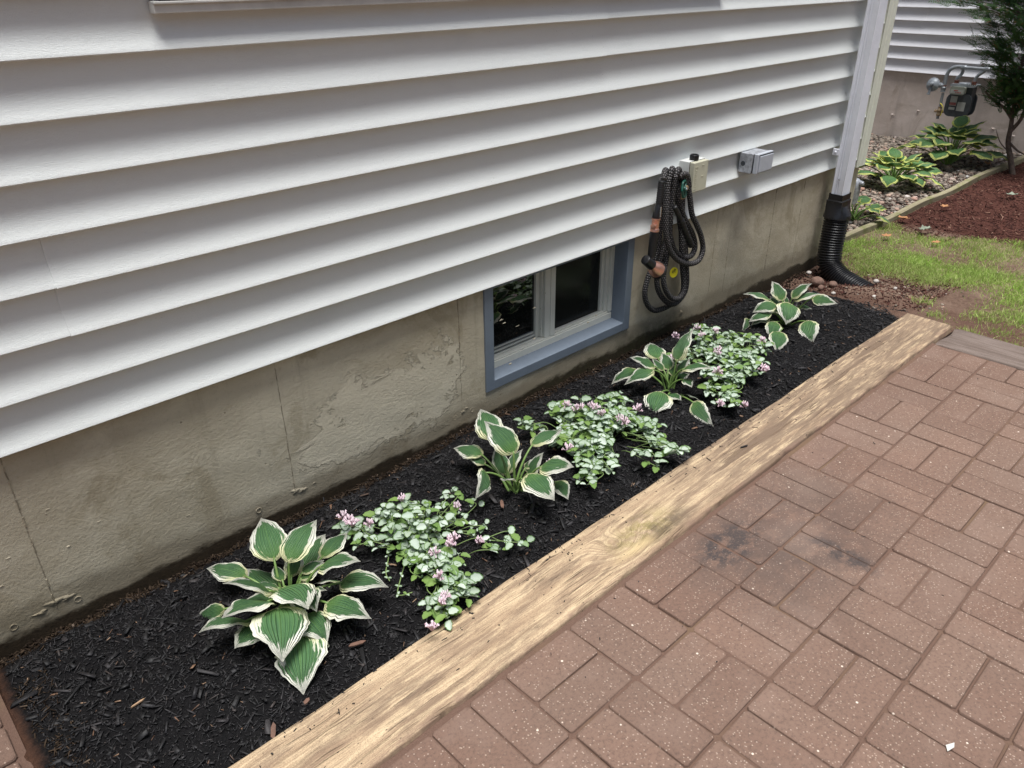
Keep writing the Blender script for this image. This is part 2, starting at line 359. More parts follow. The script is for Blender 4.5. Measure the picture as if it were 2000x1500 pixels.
def mat_sand():
    m = M('joint sand', .95, spec=.1); p = m.pos(); n = m.noise(p, 240, 4, .8)
    c = m.mix(n, (.095, .056, .042), (.20, .128, .098)); c = m.mix(m.ramp(m.noise(p, 4, 4), .5, .7, 0, .5), c, (.19, .13, .075))
    m.set('Base Color', c); m.bump(n, .004, 1); return m.m
SAND = mat_sand()
def mat_island(name, stops, rough=.8, spec=.3, bumps=120, bd=.0008):
    m = M(name, rough, spec=spec); c = m.cr(m.isl(), stops); p = m.pos()
    c = m.mix(m.ramp(m.noise(p, bumps, 3), .3, .7, 0, .45), c, m.mix(1., c, (.5, .5, .5), 'MULTIPLY'))
    m.set('Base Color', c); m.bump(m.noise(p, bumps, 3), bd, 1); return m
MULCH = mat_island('black mulch', [(0, (.007, .0068, .0075)), (.5, (.012, .0115, .0125)), (.8, (.020, .019, .021)), (.95, (.034, .030, .031)), (.985, (.05, .04, .036)), (.992, (.16, .085, .05)), (1, (.30, .2, .13))], .62, .4, 300, .0006).m
def mat_mulchbase():
    m = M('black mulch base', .9, spec=.15); p = m.pos(); n = m.noise(p, 160, 6, .8)
    c = m.mix(m.ramp(n, .35, .7), (.004, .004, .0045), (.016, .015, .016))
    x = m.xyz(p); ed = m.math('ADD', x[1], m.math('MULTIPLY', m.noise(p, 12, 6, .7), .05)); c = m.mix(m.ramp(ed, 1.745, 1.775), c, m.mix(n, (.02, .012, .007), (.07, .042, .022)))
    lf = m.math('ADD', x[0], m.math('MULTIPLY', m.noise(p, 14, 5, .7), .06)); c = m.mix(m.ramp(lf, .03, .06, 1, 0), c, m.mix(n, (.03, .015, .01), (.14, .07, .045)))
    m.set('Base Color', c); m.bump(n, .008, 1); return m.m
MULCHB = mat_mulchbase()
REDM = mat_island('red mulch', [(0, (.035, .013, .011)), (.4, (.075, .028, .022)), (.75, (.12, .05, .038)), (.93, (.19, .09, .065)), (1, (.36, .22, .16))], .85, .2).m
CRUMB = mat_island('brown soil crumb', [(0, (.016, .011, .008)), (.6, (.036, .025, .017)), (.95, (.065, .045, .03)), (1, (.16, .12, .09))], .95, .1).m
STONE = mat_island('gravel stone', [(0, (.09, .07, .06)), (.3, (.19, .16, .13)), (.6, (.28, .24, .20)), (.85, (.38, .31, .25)), (.95, (.42, .25, .19)), (1, (.6, .58, .55))], .85, .25).m
def mat_ground():
    m = M('soil', .95, spec=.1); p = m.pos(); x = m.xyz(p); n = m.noise(p, 60, 6, .75)
    soil = m.mix(m.ramp(n, .3, .7), (.085, .052, .038), (.19, .125, .092))
    sand = m.mix(n, (.17, .115, .085), (.26, .185, .14))
    c = m.mix(m.ramp(m.noise(p, 3, 5), .45, .65), soil, sand)
    red = m.math('MULTIPLY', m.ramp(m.math('ADD', x[0], m.math('MULTIPLY', m.noise(p, 6, 4), .3)), 5.2, 5.4), 1.)
    c = m.mix(red, c, m.mix(n, (.03, .012, .01), (.11, .045, .033)))
    grav = m.math('MULTIPLY', m.math('GREATER_THAN', x[1], 1.85), m.math('GREATER_THAN', x[0], 4.2))
    c = m.mix(grav, c, m.mix(n, (.03, .025, .02), (.12, .10, .085)))
    dk = m.ramp(m.math('ADD', x[0], m.math('MULTIPLY', x[1], .35)), 4.25, 4.05, 0, 1); c = m.mix(m.math('MULTIPLY', dk, .55), c, m.mix(n, (.045, .022, .016), (.14, .075, .055)))
    m.set('Base Color', c); b = m.bump(n, .012, 1); m.bump(m.noise(p, 9, 4), .03, .5, b); return m.m
SOIL = mat_ground()
def mat_grass():
    m = M('grass blade', .6, spec=.3); a = m.xyz(m.attr()); p = m.pos()
    c = m.cr(m.isl(), [(0, (.20, .36, .04)), (.45, (.33, .52, .09)), (.8, (.50, .64, .18)), (.95, (.62, .64, .30)), (1, (.46, .38, .22))])
    pale = m.ramp(m.noise(p, 1.7, 3), .42, .6); c = m.mix(m.math('MULTIPLY', pale, .45), c, (.34, .38, .14))
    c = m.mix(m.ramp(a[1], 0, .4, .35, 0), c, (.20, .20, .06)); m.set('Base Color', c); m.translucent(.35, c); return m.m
GRASS = mat_grass()
def mat_hosta(name, green, mid, margin, thr, jag, veinlight):
    m = M(name, .42, spec=.45); a3 = m.attr(); a = m.xyz(a3); rn = m.orand()
    au = m.math('ABSOLUTE', a[0])
    seed = m.math('MULTIPLY', rn, 37.)
    # coordinates that run with the veins
    q = m.comb(m.math('MULTIPLY', a[0], 11.), m.math('MULTIPLY', a[1], 2.4), seed)
    j = m.noise(q, 1., 4, .65); j2 = m.noise(m.comb(m.math('MULTIPLY', a[0], 3.), m.math('MULTIPLY', a[1], 3.), seed), 1., 2)
    t = m.math('ADD', a[2], m.math('MULTIPLY', m.math('SUBTRACT', j, .5), -jag)); t = m.math('ADD', t, m.math('MULTIPLY', m.math('SUBTRACT', j2, .5), -jag*.8))
    mk = m.ramp(t, thr-.012, thr+.012, 1, 0)
    vein = m.math('SINE', m.math('MULTIPLY', a[0], 40.)); fine = m.noise(m.comb(m.math('MULTIPLY', a[0], 30.), m.math('MULTIPLY', a[1], 3.), seed), 1, 3)
    g = m.mix(m.ramp(fine, .35, .7), green, mid)
    g = m.mix(m.ramp(vein, .3, 1, 0, .28), g, veinlight)
    g = m.mix(m.ramp(au, .0, .05, .5, 0), g, veinlight)
    g = m.mix(m.ramp(a[1], 0., .38, .75, 0), g, veinlight)
    g = m.mix(m.ramp(m.noise(m.pos(), 30, 4), .5, .75, 0, .35), g, tuple(k*.6 for k in green))
    br = m.ramp(rn, 0, 1, .0, .35); g = m.mix(br, g, tuple(k*1.2 for k in mid))
    mg = m.mix(m.ramp(j2, .35, .7), margin, tuple(k*.9 for k in margin)); mg = m.mix(m.ramp(a[1], .1, .5, .7, 0), mg, (margin[0]*.95, margin[1]*.95, margin[2]*.5))
    c = m.mix(mk, g, mg); back = m.n('ShaderNodeNewGeometry').outputs['Backfacing']; 
    spk = m.math('MULTIPLY', m.math('LESS_THAN', m.vor(m.pos(), 210), .13), m.ramp(m.noise(m.pos(), 22, 3), .52, .62)); c = m.mix(m.math('MULTIPLY', spk, .7), c, (.03, .03, .02))
    m.set('Base Color', c); m.translucent(.22, c); m.set('Roughness', m.ramp(m.noise(m.pos(), 40, 4), .3, .7, .36, .6))
    m.bump(m.math('ADD', vein, m.math('MULTIPLY', fine, .8)), .0020, .85); return m.m
HL = mat_hosta('hosta leaf', (.052, .132, .060), (.10, .21, .085), (.88, .88, .76), .235, .80, (.16, .31, .08))
HLG = mat_hosta('gold edged hosta leaf', (.055, .14, .055), (.10, .22, .075), (.58, .63, .19), .19, .25, (.15, .26, .06))
STEM = flat('hosta stem', (.16, .26, .07), .45, nz=.3, nscale=40)
def mat_lam():
    m = M('dead nettle leaf', .6, spec=.3); a = m.xyz(m.attr()); r = m.isl(); p = m.pos()
    au = m.math('ABSOLUTE', a[0])
    silver = m.math('MULTIPLY', m.ramp(m.math('ADD', a[2], m.math('MULTIPLY', m.noise(p, 300, 2), .12)), .14, .26), m.ramp(r, .22, .26))
    gr = m.cr(r, [(0, (.20, .31, .08)), (.3, (.14, .25, .07)), (.6, (.08, .16, .05)), (1, (.15, .25, .08))])
    sv = m.mix(m.math('SINE', m.math('MULTIPLY', m.math('ADD', a[1], m.math('MULTIPLY', au, -.5)), 42.)), (.53, .62, .53), (.41, .52, .40))
    sv = m.mix(m.math('FRACT', m.math('MULTIPLY', r, 17.)), sv, (.65, .72, .65))
    c = m.mix(m.math('MULTIPLY', silver, m.math('ADD', .45, m.math('MULTIPLY', m.math('FRACT', m.math('MULTIPLY', r, 7.3)), .5))), gr, sv)
    m.set('Base Color', c); m.translucent(.25, c); return m.m
LAML = mat_lam(); LAMS = flat('nettle stem', (.17, .25, .08), .6, nz=.3)
PINK = M('pink petal', .6, (.72, .42, .58)); PINK.set('Base Color', PINK.cr(PINK.isl(), [(0, (.76, .52, .62)), (.5, (.90, .73, .79)), (1, (.97, .91, .93))])); PINK.translucent(.3, (.8, .5, .65)); PINK = PINK.m
def mat_thuja():
    m = M('arborvitae spray', .7, spec=.25); r = m.isl(); p = m.pos()
    c = m.cr(m.noise(p, 7, 4, .6), [(.3, (.028, .062, .026)), (.5, (.045, .10, .035)), (.62, (.09, .19, .05)), (.8, (.13, .26, .06))])
    c = m.mix(m.math('GREATER_THAN', r, .94), c, (.17, .09, .04)); m.set('Base Color', c); m.translucent(.25, c); return m.m
THUJA = mat_thuja()
BARK = flat('bark', (.13, .095, .075), .9, nz=.5, nscale=45, bumpd=.004)
TREEL = flat('tree foliage', (.06, .10, .03), .7, nz=.4, nscale=2)
DEADL = mat_island('dry leaf', [(0, (.30, .12, .05)), (.5, (.42, .20, .09)), (1, (.40, .28, .17))], .8, .2).m
PEB = flat('pale pebble', (.50, .46, .42), .8, nz=.3, nscale=50, bumpd=.002)
PEBB = flat('brown stone', (.20, .12, .09), .85, nz=.4, nscale=60, bumpd=.004)
ROOF = flat('roof shingle', (.08, .075, .07), .9, nz=.4, bumpd=.005)
HOSTAS={"h1": [[0.579, 1.383, -0.02], [[0.591, 1.448, 0.09, 0.62, 1.574, 0.13, 0.62], [0.599, 1.395, 0.11, 0.713, 1.459, 0.14, 0.55], [0.648, 1.47, 0.0, 0.772, 1.528, 0.02, 0.6], [0.696, 1.417, 0.05, 0.795, 1.462, 0.05, 0.5], [0.656, 1.342, 0.1, 0.696, 1.237, 0.15, 0.5], [0.525, 1.489, 0.05, 0.471, 1.588, 0.05, 0.5], [0.577, 1.443, 0.0, 0.558, 1.562, 0.01, 0.55], [0.529, 1.364, 0.08, 0.434, 1.37, 0.17, 0.4], [0.514, 1.337, 0.08, 0.391, 1.308, 0.14, 0.58], [0.555, 1.349, 0.09, 0.552, 1.232, 0.11, 0.8], [0.61, 1.334, 0.06, 0.579, 1.257, 0.06, 0.5], [0.513, 1.31, 0.08, 0.455, 1.172, 0.07, 0.68], [0.562, 1.298, 0.03, 0.564, 1.184, 0.03, 0.7], [0.53, 1.257, 0.02, 0.461, 1.127, 0.0, 0.66], [0.613, 1.273, 0.05, 0.659, 1.148, 0.07, 0.58], [0.677, 1.309, 0.05, 0.735, 1.192, 0.08, 0.42], [0.464, 1.356, 0.04, 0.349, 1.334, 0.11, 0.42], [0.486, 1.337, 0.03, 0.399, 1.284, 0.06, 0.6], [0.449, 1.457, 0.02, 0.397, 1.508, -0.01, 0.3], [0.561, 1.227, 0.0, 0.525, 1.161, 0.01, 0.5], [0.708, 1.361, 0.0, 0.643, 1.413, -0.01, 0.3]]], "h2": [[1.284, 1.341, -0.02], [[1.296, 1.445, 0.12, 1.354, 1.555, 0.16, 0.62], [1.29, 1.346, 0.12, 1.281, 1.455, 0.19, 0.6], [1.274, 1.463, 0.07, 1.245, 1.565, 0.06, 0.5], [1.371, 1.35, 0.11, 1.477, 1.331, 0.13, 0.55], [1.335, 1.278, 0.09, 1.363, 1.181, 0.12, 0.58], [1.274, 1.264, 0.1, 1.243, 1.14, 0.09, 0.6], [1.319, 1.411, 0.0, 1.366, 1.506, 0.04, 0.42], [1.329, 1.41, 0.0, 1.426, 1.449, 0.03, 0.35], [1.261, 1.441, 0.05, 1.253, 1.506, 0.05, 0.5], [1.202, 1.371, 0.09, 1.106, 1.299, 0.08, 0.32], [1.374, 1.252, 0.03, 1.345, 1.179, 0.02, 0.5], [1.365, 1.365, 0.01, 1.419, 1.38, 0.0, 0.6]]], "h3": [[2.119, 1.389, -0.02], [[2.147, 1.477, 0.08, 2.21, 1.555, 0.1, 0.7], [2.13, 1.381, 0.11, 2.226, 1.385, 0.21, 0.52], [2.077, 1.434, 0.09, 2.002, 1.491, 0.13, 0.5], [2.049, 1.421, 0.09, 1.937, 1.461, 0.06, 0.5], [2.058, 1.507, 0.06, 1.962, 1.534, 0.02, 0.4], [2.124, 1.348, 0.09, 2.146, 1.244, 0.13, 0.5], [2.182, 1.411, 0.0, 2.253, 1.397, 0.01, 0.5], [2.175, 1.445, 0.0, 2.257, 1.442, 0.02, 0.4], [2.031, 1.364, 0.03, 1.924, 1.332, -0.01, 0.75], [2.063, 1.358, 0.01, 2.043, 1.291, 0.02, 0.6], [2.108, 1.326, 0.0, 2.106, 1.254, 0.01, 0.35], [2.068, 1.254, 0.02, 2.017, 1.14, -0.01, 0.32], [2.114, 1.332, 0.06, 2.09, 1.28, 0.06, 0.6]]], "h4": [[2.949, 1.389, -0.02], [[2.957, 1.427, 0.09, 2.994, 1.507, 0.15, 0.6], [2.964, 1.389, 0.11, 3.037, 1.35, 0.17, 0.5], [2.968, 1.381, 0.1, 3.034, 1.293, 0.14, 0.42], [2.928, 1.474, 0.09, 2.889, 1.577, 0.1, 0.45], [2.906, 1.43, 0.09, 2.821, 1.482, 0.06, 0.6], [2.972, 1.452, 0.05, 2.994, 1.504, 0.08, 0.8], [2.933, 1.387, 0.1, 2.853, 1.345, 0.04, 0.85], [2.879, 1.435, 0.06, 2.788, 1.475, 0.03, 0.5], [2.892, 1.442, 0.02, 2.821, 1.484, 0.0, 0.6], [2.847, 1.385, 0.04, 2.768, 1.359, -0.01, 0.65], [2.788, 1.336, 0.03, 2.687, 1.278, -0.01, 0.6], [2.931, 1.289, 0.05, 2.863, 1.225, -0.01, 0.65], [2.991, 1.313, 0.13, 2.993, 1.208, 0.13, 0.35], [2.97, 1.41, 0.08, 2.993, 1.435, 0.1, 0.5], [2.829, 1.504, 0.02, 2.76, 1.487, -0.01, 0.35]]]}
LAM={"l1": [[[0.822, 1.449], [0.822, 1.391], [0.903, 1.46], [0.948, 1.416], [0.974, 1.36], [0.877, 1.366], [0.907, 1.308], [0.928, 1.26], [0.873, 1.232], [0.919, 1.188], [0.846, 1.157], [0.91, 1.119], [0.83, 1.1], [0.856, 1.075], [0.791, 1.081], [1.104, 1.409], [1.077, 1.322], [1.023, 1.312], [1.068, 1.239], [1.057, 1.177], [1.104, 1.159], [0.892, 1.41], [0.925, 1.363], [0.967, 1.308], [0.869, 1.29], [0.859, 1.194], [0.871, 1.121]], [[0.813, 1.473], [0.811, 1.451], [0.961, 1.437], [0.838, 1.418], [0.936, 1.206], [0.955, 1.216], [0.888, 1.209], [0.85, 1.145], [0.824, 1.091], [0.805, 1.081], [1.077, 1.352], [1.026, 1.2], [0.745, 1.043], [0.813, 1.504]], [0.95, 1.33]], "l2": [[[1.682, 1.519], [1.636, 1.505], [1.636, 1.447], [1.697, 1.445], [1.714, 1.405], [1.738, 1.37], [1.832, 1.421], [1.604, 1.39], [1.621, 1.351], [1.662, 1.333], [1.7, 1.296], [1.736, 1.272], [1.794, 1.282], [1.779, 1.219], [1.523, 1.343], [1.551, 1.316], [1.585, 1.283], [1.489, 1.287], [1.479, 1.211], [1.431, 1.194], [1.61, 1.268], [1.553, 1.244], [1.517, 1.184], [1.79, 1.252], [1.733, 1.159], [1.664, 1.136], [1.731, 1.11], [1.824, 1.392], [1.663, 1.387], [1.704, 1.325], [1.758, 1.317], [1.505, 1.392], [1.552, 1.387], [1.518, 1.507]], [[1.654, 1.432], [1.672, 1.426], [1.699, 1.405], [1.695, 1.386], [1.679, 1.345], [1.704, 1.292], [1.703, 1.271], [1.804, 1.297], [1.654, 1.472], [1.483, 1.309], [1.394, 1.299]], [1.69, 1.36]], "l3": [[[2.505, 1.516], [2.454, 1.454], [2.528, 1.446], [2.562, 1.412], [2.587, 1.371], [2.591, 1.32], [2.54, 1.263], [2.4, 1.446], [2.415, 1.4], [2.458, 1.373], [2.482, 1.334], [2.478, 1.279], [2.465, 1.234], [2.33, 1.366], [2.36, 1.337], [2.375, 1.294], [2.398, 1.257], [2.362, 1.209], [2.228, 1.314], [2.21, 1.266], [2.257, 1.245], [2.272, 1.204], [2.147, 1.25], [2.158, 1.202], [2.16, 1.164], [2.114, 1.149], [2.33, 1.454], [2.223, 1.456], [2.268, 1.455], [2.394, 1.332], [2.339, 1.246], [2.282, 1.287], [2.466, 1.49], [2.541, 1.564]], [[2.363, 1.552], [2.484, 1.532], [2.494, 1.456], [2.427, 1.473], [2.553, 1.287], [2.203, 1.45], [2.351, 1.349], [2.23, 1.271], [2.362, 1.168], [2.118, 1.091], [2.067, 1.153], [2.333, 1.337], [2.36, 1.157]], [2.44, 1.36]]}
# ================= GROUND
def gz(x, y):       # terrain height
    z = -.035 - .075*np.clip((x-3.42)/1.1, 0, 1) - .03*np.clip((x-5)/3, 0, 1)
    z = np.where(y < .3, z+.03*np.clip((.3-y)/2, 0, 1), z)
    pit = .045*np.exp(-((x-3.88)**2/.10+(y-1.62)**2/.06))
    z = z - .10*np.clip((y-1.5)/.2, 0, 1)*np.clip((3.72-x)/.25, 0, 1)
    return z - pit + .008*np.sin(x*5.1+1)*np.sin(y*6.3)
def grid_obj(name, xs, ys, zf, mat, kind=None, **kw):
    X, Y = np.meshgrid(xs, ys); Z = zf(X, Y); V = np.stack([X, Y, Z], -1).reshape(-1, 3); nx, ny = len(xs), len(ys)
    i = np.arange(nx-1)[None, :]+np.arange(ny-1)[:, None]*nx
    F = np.stack([i, i+1, i+nx+1, i+nx], -1).reshape(-1, 4)
    o = link(npmesh(name, V, F), name, mat, smooth=True); return tag(o, kind=kind or 'structure', **kw)
def rough(X, Y, s, a): return a*(np.sin(X*s*1.3+np.sin(Y*s*.9)*1.7)*np.cos(Y*s*1.1+np.sin(X*s*.7)*2.1))
xs = np.concatenate([[-60, -20, -8], np.arange(-4, 3.3, .5), np.arange(3.42, 6, .035), np.arange(6, 9, .12), [12, 20, 60]])
ys = np.concatenate([[-60, -20, -8], np.arange(-4, .2, .3), np.arange(.2, 2.0, .035), np.arange(2.0, 8, .2), [12, 20, 60]])
def gzz(X, Y):
    z = gz(X, Y)+rough(X, Y, 23, .004)*(X > 3.4)
    inside = (X < 3.42) & (X > -6) & (Y > -6) & (Y < 1.9); return np.where(inside, -.30, z)
grid_obj('ground', xs, ys, gzz, SOIL)
# ================= PAVEMENT (basket weave)
U = .203; OX, OY = 1.203, .665
pb = MB(); J = .0014; CH = .0028
def brick(x0, y0, x1, y1):
    dz = rnd.uniform(-.0016, .0016); tx, ty = rnd.uniform(-.01, .01), rnd.uniform(-.01, .01)
    jx, jy = rnd.uniform(-.0014, .0014), rnd.uniform(-.0014, .0014)
    x0 += J+jx; x1 -= J-jx; y0 += J*1.5+jy; y1 -= J*1.5-jy; cx, cy = (x0+x1)/2, (y0+y1)/2
    def ring(d, z, k=.006):
        P = [(x0+d+k, y0+d), (x1-d-k, y0+d), (x1-d, y0+d+k), (x1-d, y1-d-k), (x1-d-k, y1-d), (x0+d+k, y1-d), (x0+d, y1-d-k), (x0+d, y0+d+k)]
        return [(a+rnd.uniform(-.0006, .0006), b+rnd.uniform(-.0006, .0006), z+dz+(a-cx)*tx+(b-cy)*ty) for a, b in P]
    V = ring(CH+.0015, 0)+ring(CH*.5, -.0012)+ring(0, -.005)+ring(0, -.04); at = [(0, 0, 0)]*8+[(.45, 0, 0)]*8+[(1, 0, 0)]*16
    F = [tuple(range(8))]
    for r0 in (0, 8, 16):
        for k in range(8): F.append((r0+k, r0+8+k, r0+8+(k+1) % 8, r0+(k+1) % 8))
    pb.add(V, F, at)
YT = .868
for i in range(-32, 10):
    for j in range(-22, 2):            # cell x from OX+i*U, y from OY-(j..)
        x0 = OX+i*U; y1 = OY+U*(1+j) if j < 1 else OY+U*(1+j); y0 = y1-U
        if x0+U > 3.20 or (y1 > YT+.01 and x0 > -.3): continue
        if y1 > YT+.01: continue
        if (i+j) % 2 == 1:              # cell (0,-1) holds bricks lying in y
            brick(x0, y0, x0+U/2, y1); brick(x0+U/2, y0, x0+U, y1)
        else:
            brick(x0, y0, x0+U, y0+U/2); brick(x0, y0+U/2, x0+U, y1)
for j in range(-22, 1):                # cut bricks at the far timber
    y1 = OY+U*(1+j); 
    if y1 > YT+.01: continue
    brick(3.03+.003, y1-U/2, 3.186, y1) if False else None
for i in range(-6, 0):                 # paving beyond the left end of the bed
    for j in range(1, 5):
        x1 = -.015+(i+1)*U; y0 = YT+.004+(j-1)*U
        if (i+j) % 2: brick(x1-U, y0, x1-U/2, y0+U); brick(x1-U/2, y0, x1, y0+U)
        else: brick(x1-U, y0, x1, y0+U/2); brick(x1-U, y0+U/2, x1, y0+U)
for j in range(-22, 1):                # last strip of cut bricks
    y1 = OY+U*(1+j); x0 = OX+9*U
    if 3.186-x0 > .03: brick(x0, y1-U/2, 3.186, y1); brick(x0, y1-U, 3.186, y1-U/2)
pv = pb.build('pavement', PAVER); tag(pv, kind='structure')
grid_obj('pavement_sand', np.linspace(-6, 3.2, 120), np.linspace(-4.4, .88, 80), lambda X, Y: -.0046+rough(X, Y, 13, .0022)+rough(X, Y, 31, .0010), SAND)
grid_obj('pavement_sand', np.linspace(-1.4, -.0, 20), np.linspace(.86, 1.74, 14), lambda X, Y: -.0085+rough(X, Y, 31, .0012), SAND)
# ================= MULCH BED
def mz(X, Y):
    z = -.018 - .0*X + rough(X, Y, 17, .006)+rough(X+3, Y, 41, .004)
    z = z + .018*np.exp(-((Y-1.35)/.2)**2)
    z = z - .062*np.clip((Y-1.60)/.17, 0, 1)**1.3*(1-.35*np.exp(-((X-1.7)/.35)**2))
    z = z - .05*np.clip((X-3.25)/.35, 0, 1)
    return z - .02*np.clip((.05-X)/.08, 0, 1)
grid_obj('mulch_bed', np.arange(-.02, 3.62, .012), np.arange(1.0, 1.80, .012), lambda X, Y: mz(X, Y)-.05*np.clip((X-3.45-.35*(1.5-Y)*0)/.12, 0, 1), MULCHB)
def chips(name, N, samp, zf, L, W, T, mat, tilt=.35, label=None, seedz=.0):
    P = samp(N); X, Y = P[:, 0], P[:, 1]; N = len(X)
    l = rng.gamma(2.2, L/2.2, N).clip(L*.25, L*3.6)/2; wd = (W*rng.uniform(.4, 1.6, N)).clip(0, None)/2; wd = np.minimum(wd, l*.9); t = T*rng.uniform(.4, 1.3, N)/2
    yaw = rng.uniform(0, 2*np.pi, N); pit = rng.normal(0, tilt, N); rol = rng.normal(0, tilt*1.5, N)
    c, s_ = np.cos(yaw), np.sin(yaw); cp, sp = np.cos(pit), np.sin(pit); cr, sr = np.cos(rol), np.sin(rol)
    ax = np.stack([c*cp, s_*cp, sp], -1); b0 = np.stack([-s_, c, 0*c], -1); n0 = np.cross(ax, b0)
    ay = b0*cr[:, None]+n0*sr[:, None]; az = np.cross(ax, ay)
    ctr = np.stack([X, Y, zf(X, Y)+np.abs(rng.normal(0, 1, N))*T*1.2+np.abs(sp)*l*.4], -1)
    corners = []
    for sx, sy, sz, k in [(-1,-1,-1,.5),(1,-1,-1,.7),(1,1,-1,.7),(-1,1,-1,.9),(-1,-1,1,.6),(1,-.6,1,.5),(1,.7,1,.9),(-1,1,1,.6)]:
        kk = k*rng.uniform(.6, 1.3, N)
        corners.append(ctr+ax*(sx*l*rng.uniform(.75, 1.1, N))[:, None]+ay*(sy*wd*kk)[:, None]+az*(sz*t)[:, None])
    V = np.stack(corners, 1).reshape(-1, 3); q = np.array([(0,3,2,1),(4,5,6,7),(0,1,5,4),(1,2,6,5),(2,3,7,6),(3,0,4,7)])
    F = (q[None]+8*np.arange(N)[:, None, None]).reshape(-1, 4)
    o = link(npmesh(name, V, F), name, mat); return tag(o, label, kind='stuff')
def bed_samp(N):
    x = rng.uniform(.03, 3.62, N); y = rng.uniform(1.055, 1.755, N)
    dens = 1.25-.5*(x > 2.4)
    edge = 3.40+.05*np.sin(y*17)+(1.62-y)*.30*(y > 1.1)
    keep = (rng.uniform(0, 1, N) < dens) & (x < edge) & ((y < 1.70+.02*np.sin(x*9)) | (rng.uniform(0, 1, N) < .25)) & (y > 1.063)
    return np.stack([x, y], -1)[keep]
chips('black_mulch', 46000, bed_samp, mz, .0095, .0030, .0018, MULCH, .4)
chips('black_mulch', 3200, bed_samp, mz, .020, .0115, .003, MULCH, .2)
def walls(N):
    x = rng.uniform(.0, 3.9, N); y = 1.768-np.abs(rng.normal(0, .022, N)); return np.stack([x, y], -1)
chips('soil_crumbs', 5200, walls, lambda X, Y: np.where(X < 3.42, mz(X, Y), gz(X, Y)), .008, .005, .004, CRUMB, .5)
def nearl(N):
    x = rng.uniform(.02, .09, N)**1.0; y = rng.uniform(1.1, 1.6, N); return np.stack([x, y], -1)
chips('brown_mulch', 320, nearl, mz, .010, .003, .002, CRUMB, .4)
def crumbs(N):
    x = rng.uniform(.3, 3.35, N); y = np.where(rng.uniform(0, 1, N) < .75, 1.07-np.abs(rng.normal(0, .025, N)), rng.uniform(.3, 1.06, N)); return np.stack([x, y], -1)
chips('mulch_crumbs', 330, crumbs, lambda X, Y: np.where(Y > .878, .0115, .0005), .0055, .0028, .0012, MULCH, .1)
# ================= TIMBERS
def timber_mesh(x0, x1, y0, y1, z0, z1, nx, ny, wob, seed, wavy=0):
    r_ = np.random.default_rng(seed); V = []; F = []
    nz = lambda t, k: math.sin(t*7.1+k)*.4+math.sin(t*17.3+k*2)*.25+math.sin(t*41+k*3)*.15
    prof = []      # cross-section around: bottom-left, up, rounded top
    rb = .007
    ysec = [(y0, z0), (y0, z1-rb), (y0+rb*.4, z1-rb*.3), (y0+rb, z1)]+[(y0+rb+(y1-y0-2*rb)*k/ny, z1) for k in range(1, ny)]+[(y1-rb, z1), (y1-rb*.4, z1-rb*.3), (y1, z1-rb), (y1, z0)]
    m = len(ysec)
    for i in range(nx+1):
        x = x0+(x1-x0)*i/nx
        for k, (y, z) in enumerate(ysec):
            e = wob*nz(x, 1.3) if y > (y0+y1)/2+.03 else (wob*.8*nz(x, 4.7) if y < (y0+y1)/2-.03 else 0)
            if k <= 3 and seed == 1: e += .006*max(0, math.sin(x*23+math.sin(x*9)*2))**3
            dz = .0012*nz(x*1.5, y*9) if z > z1-rb*1.1 else 0
            dx = .006*math.sin(y*31+seed) if i in (0, nx) else 0
            zz = z+dz-(.006 if i in (0, nx) and z > z1-rb*1.1 else 0)
            V.append((x+dx, y+e, zz))
    for i in range(nx):
        for k in range(m-1): F.append((i*m+k, (i+1)*m+k, (i+1)*m+k+1, i*m+k+1))
    F.append(tuple(range(m-1, -1, -1))[::-1]); F.append(tuple(nx*m+k for k in range(m))[::-1])
    return V, F
V, F = timber_mesh(-1.6, 3.412, .878, 1.070, -.12, .011, 420, 10, .0035, 1)
mb = MB(); mb.add(V, F); o = mb.build('landscape_timber', TIMBER, smooth=True, angle=50)
tag(o, 'long weathered tan timber with a knot, edging the black mulch bed', 'timber')
V, F = timber_mesh(-4.0, .864, 3.192, 3.412, -.14, .002, 260, 8, .003, 2)
mb = MB(); mb.add([(y, x, z) for x, y, z in V], [tuple(reversed(q)) for q in F]); o = mb.build('landscape_timber', TIMBERG, smooth=True, angle=50)
tag(o, 'grey brown timber lying flush at the far end of the brick paving, beside the lawn', 'timber')
mb = MB(); n = 60
V, F = [], []
for i in range(n+1):
    x = 4.33+(8.03-4.33)*i/n; yy = 1.865-.012*(x-4.33)/3.7+.005*math.sin(x*3); zt = gz(np.array(x), np.array(1.86))+.035+.003*math.sin(x*7)+.01*(x-4.3)/3.7
    for y, z in ((yy-.02, zt-.2), (yy-.02, zt-.003), (yy-.017, zt), (yy+.017, zt), (yy+.02, zt-.003), (yy+.02, zt-.2)): V.append((x, y, float(z)))
for i in range(n):
    for k in range(5): F.append((i*6+k, (i+1)*6+k, (i+1)*6+k+1, i*6+k+1))
F += [(5, 4, 3, 2, 1, 0)[::-1], tuple(n*6+k for k in range(6))[::-1]]
mb.add(V, F); o = mb.build('garden_edging', EDGE, smooth=True, angle=40)
tag(o, 'long mossy wooden edging board between the gravel strip and the lawn', 'edging board')

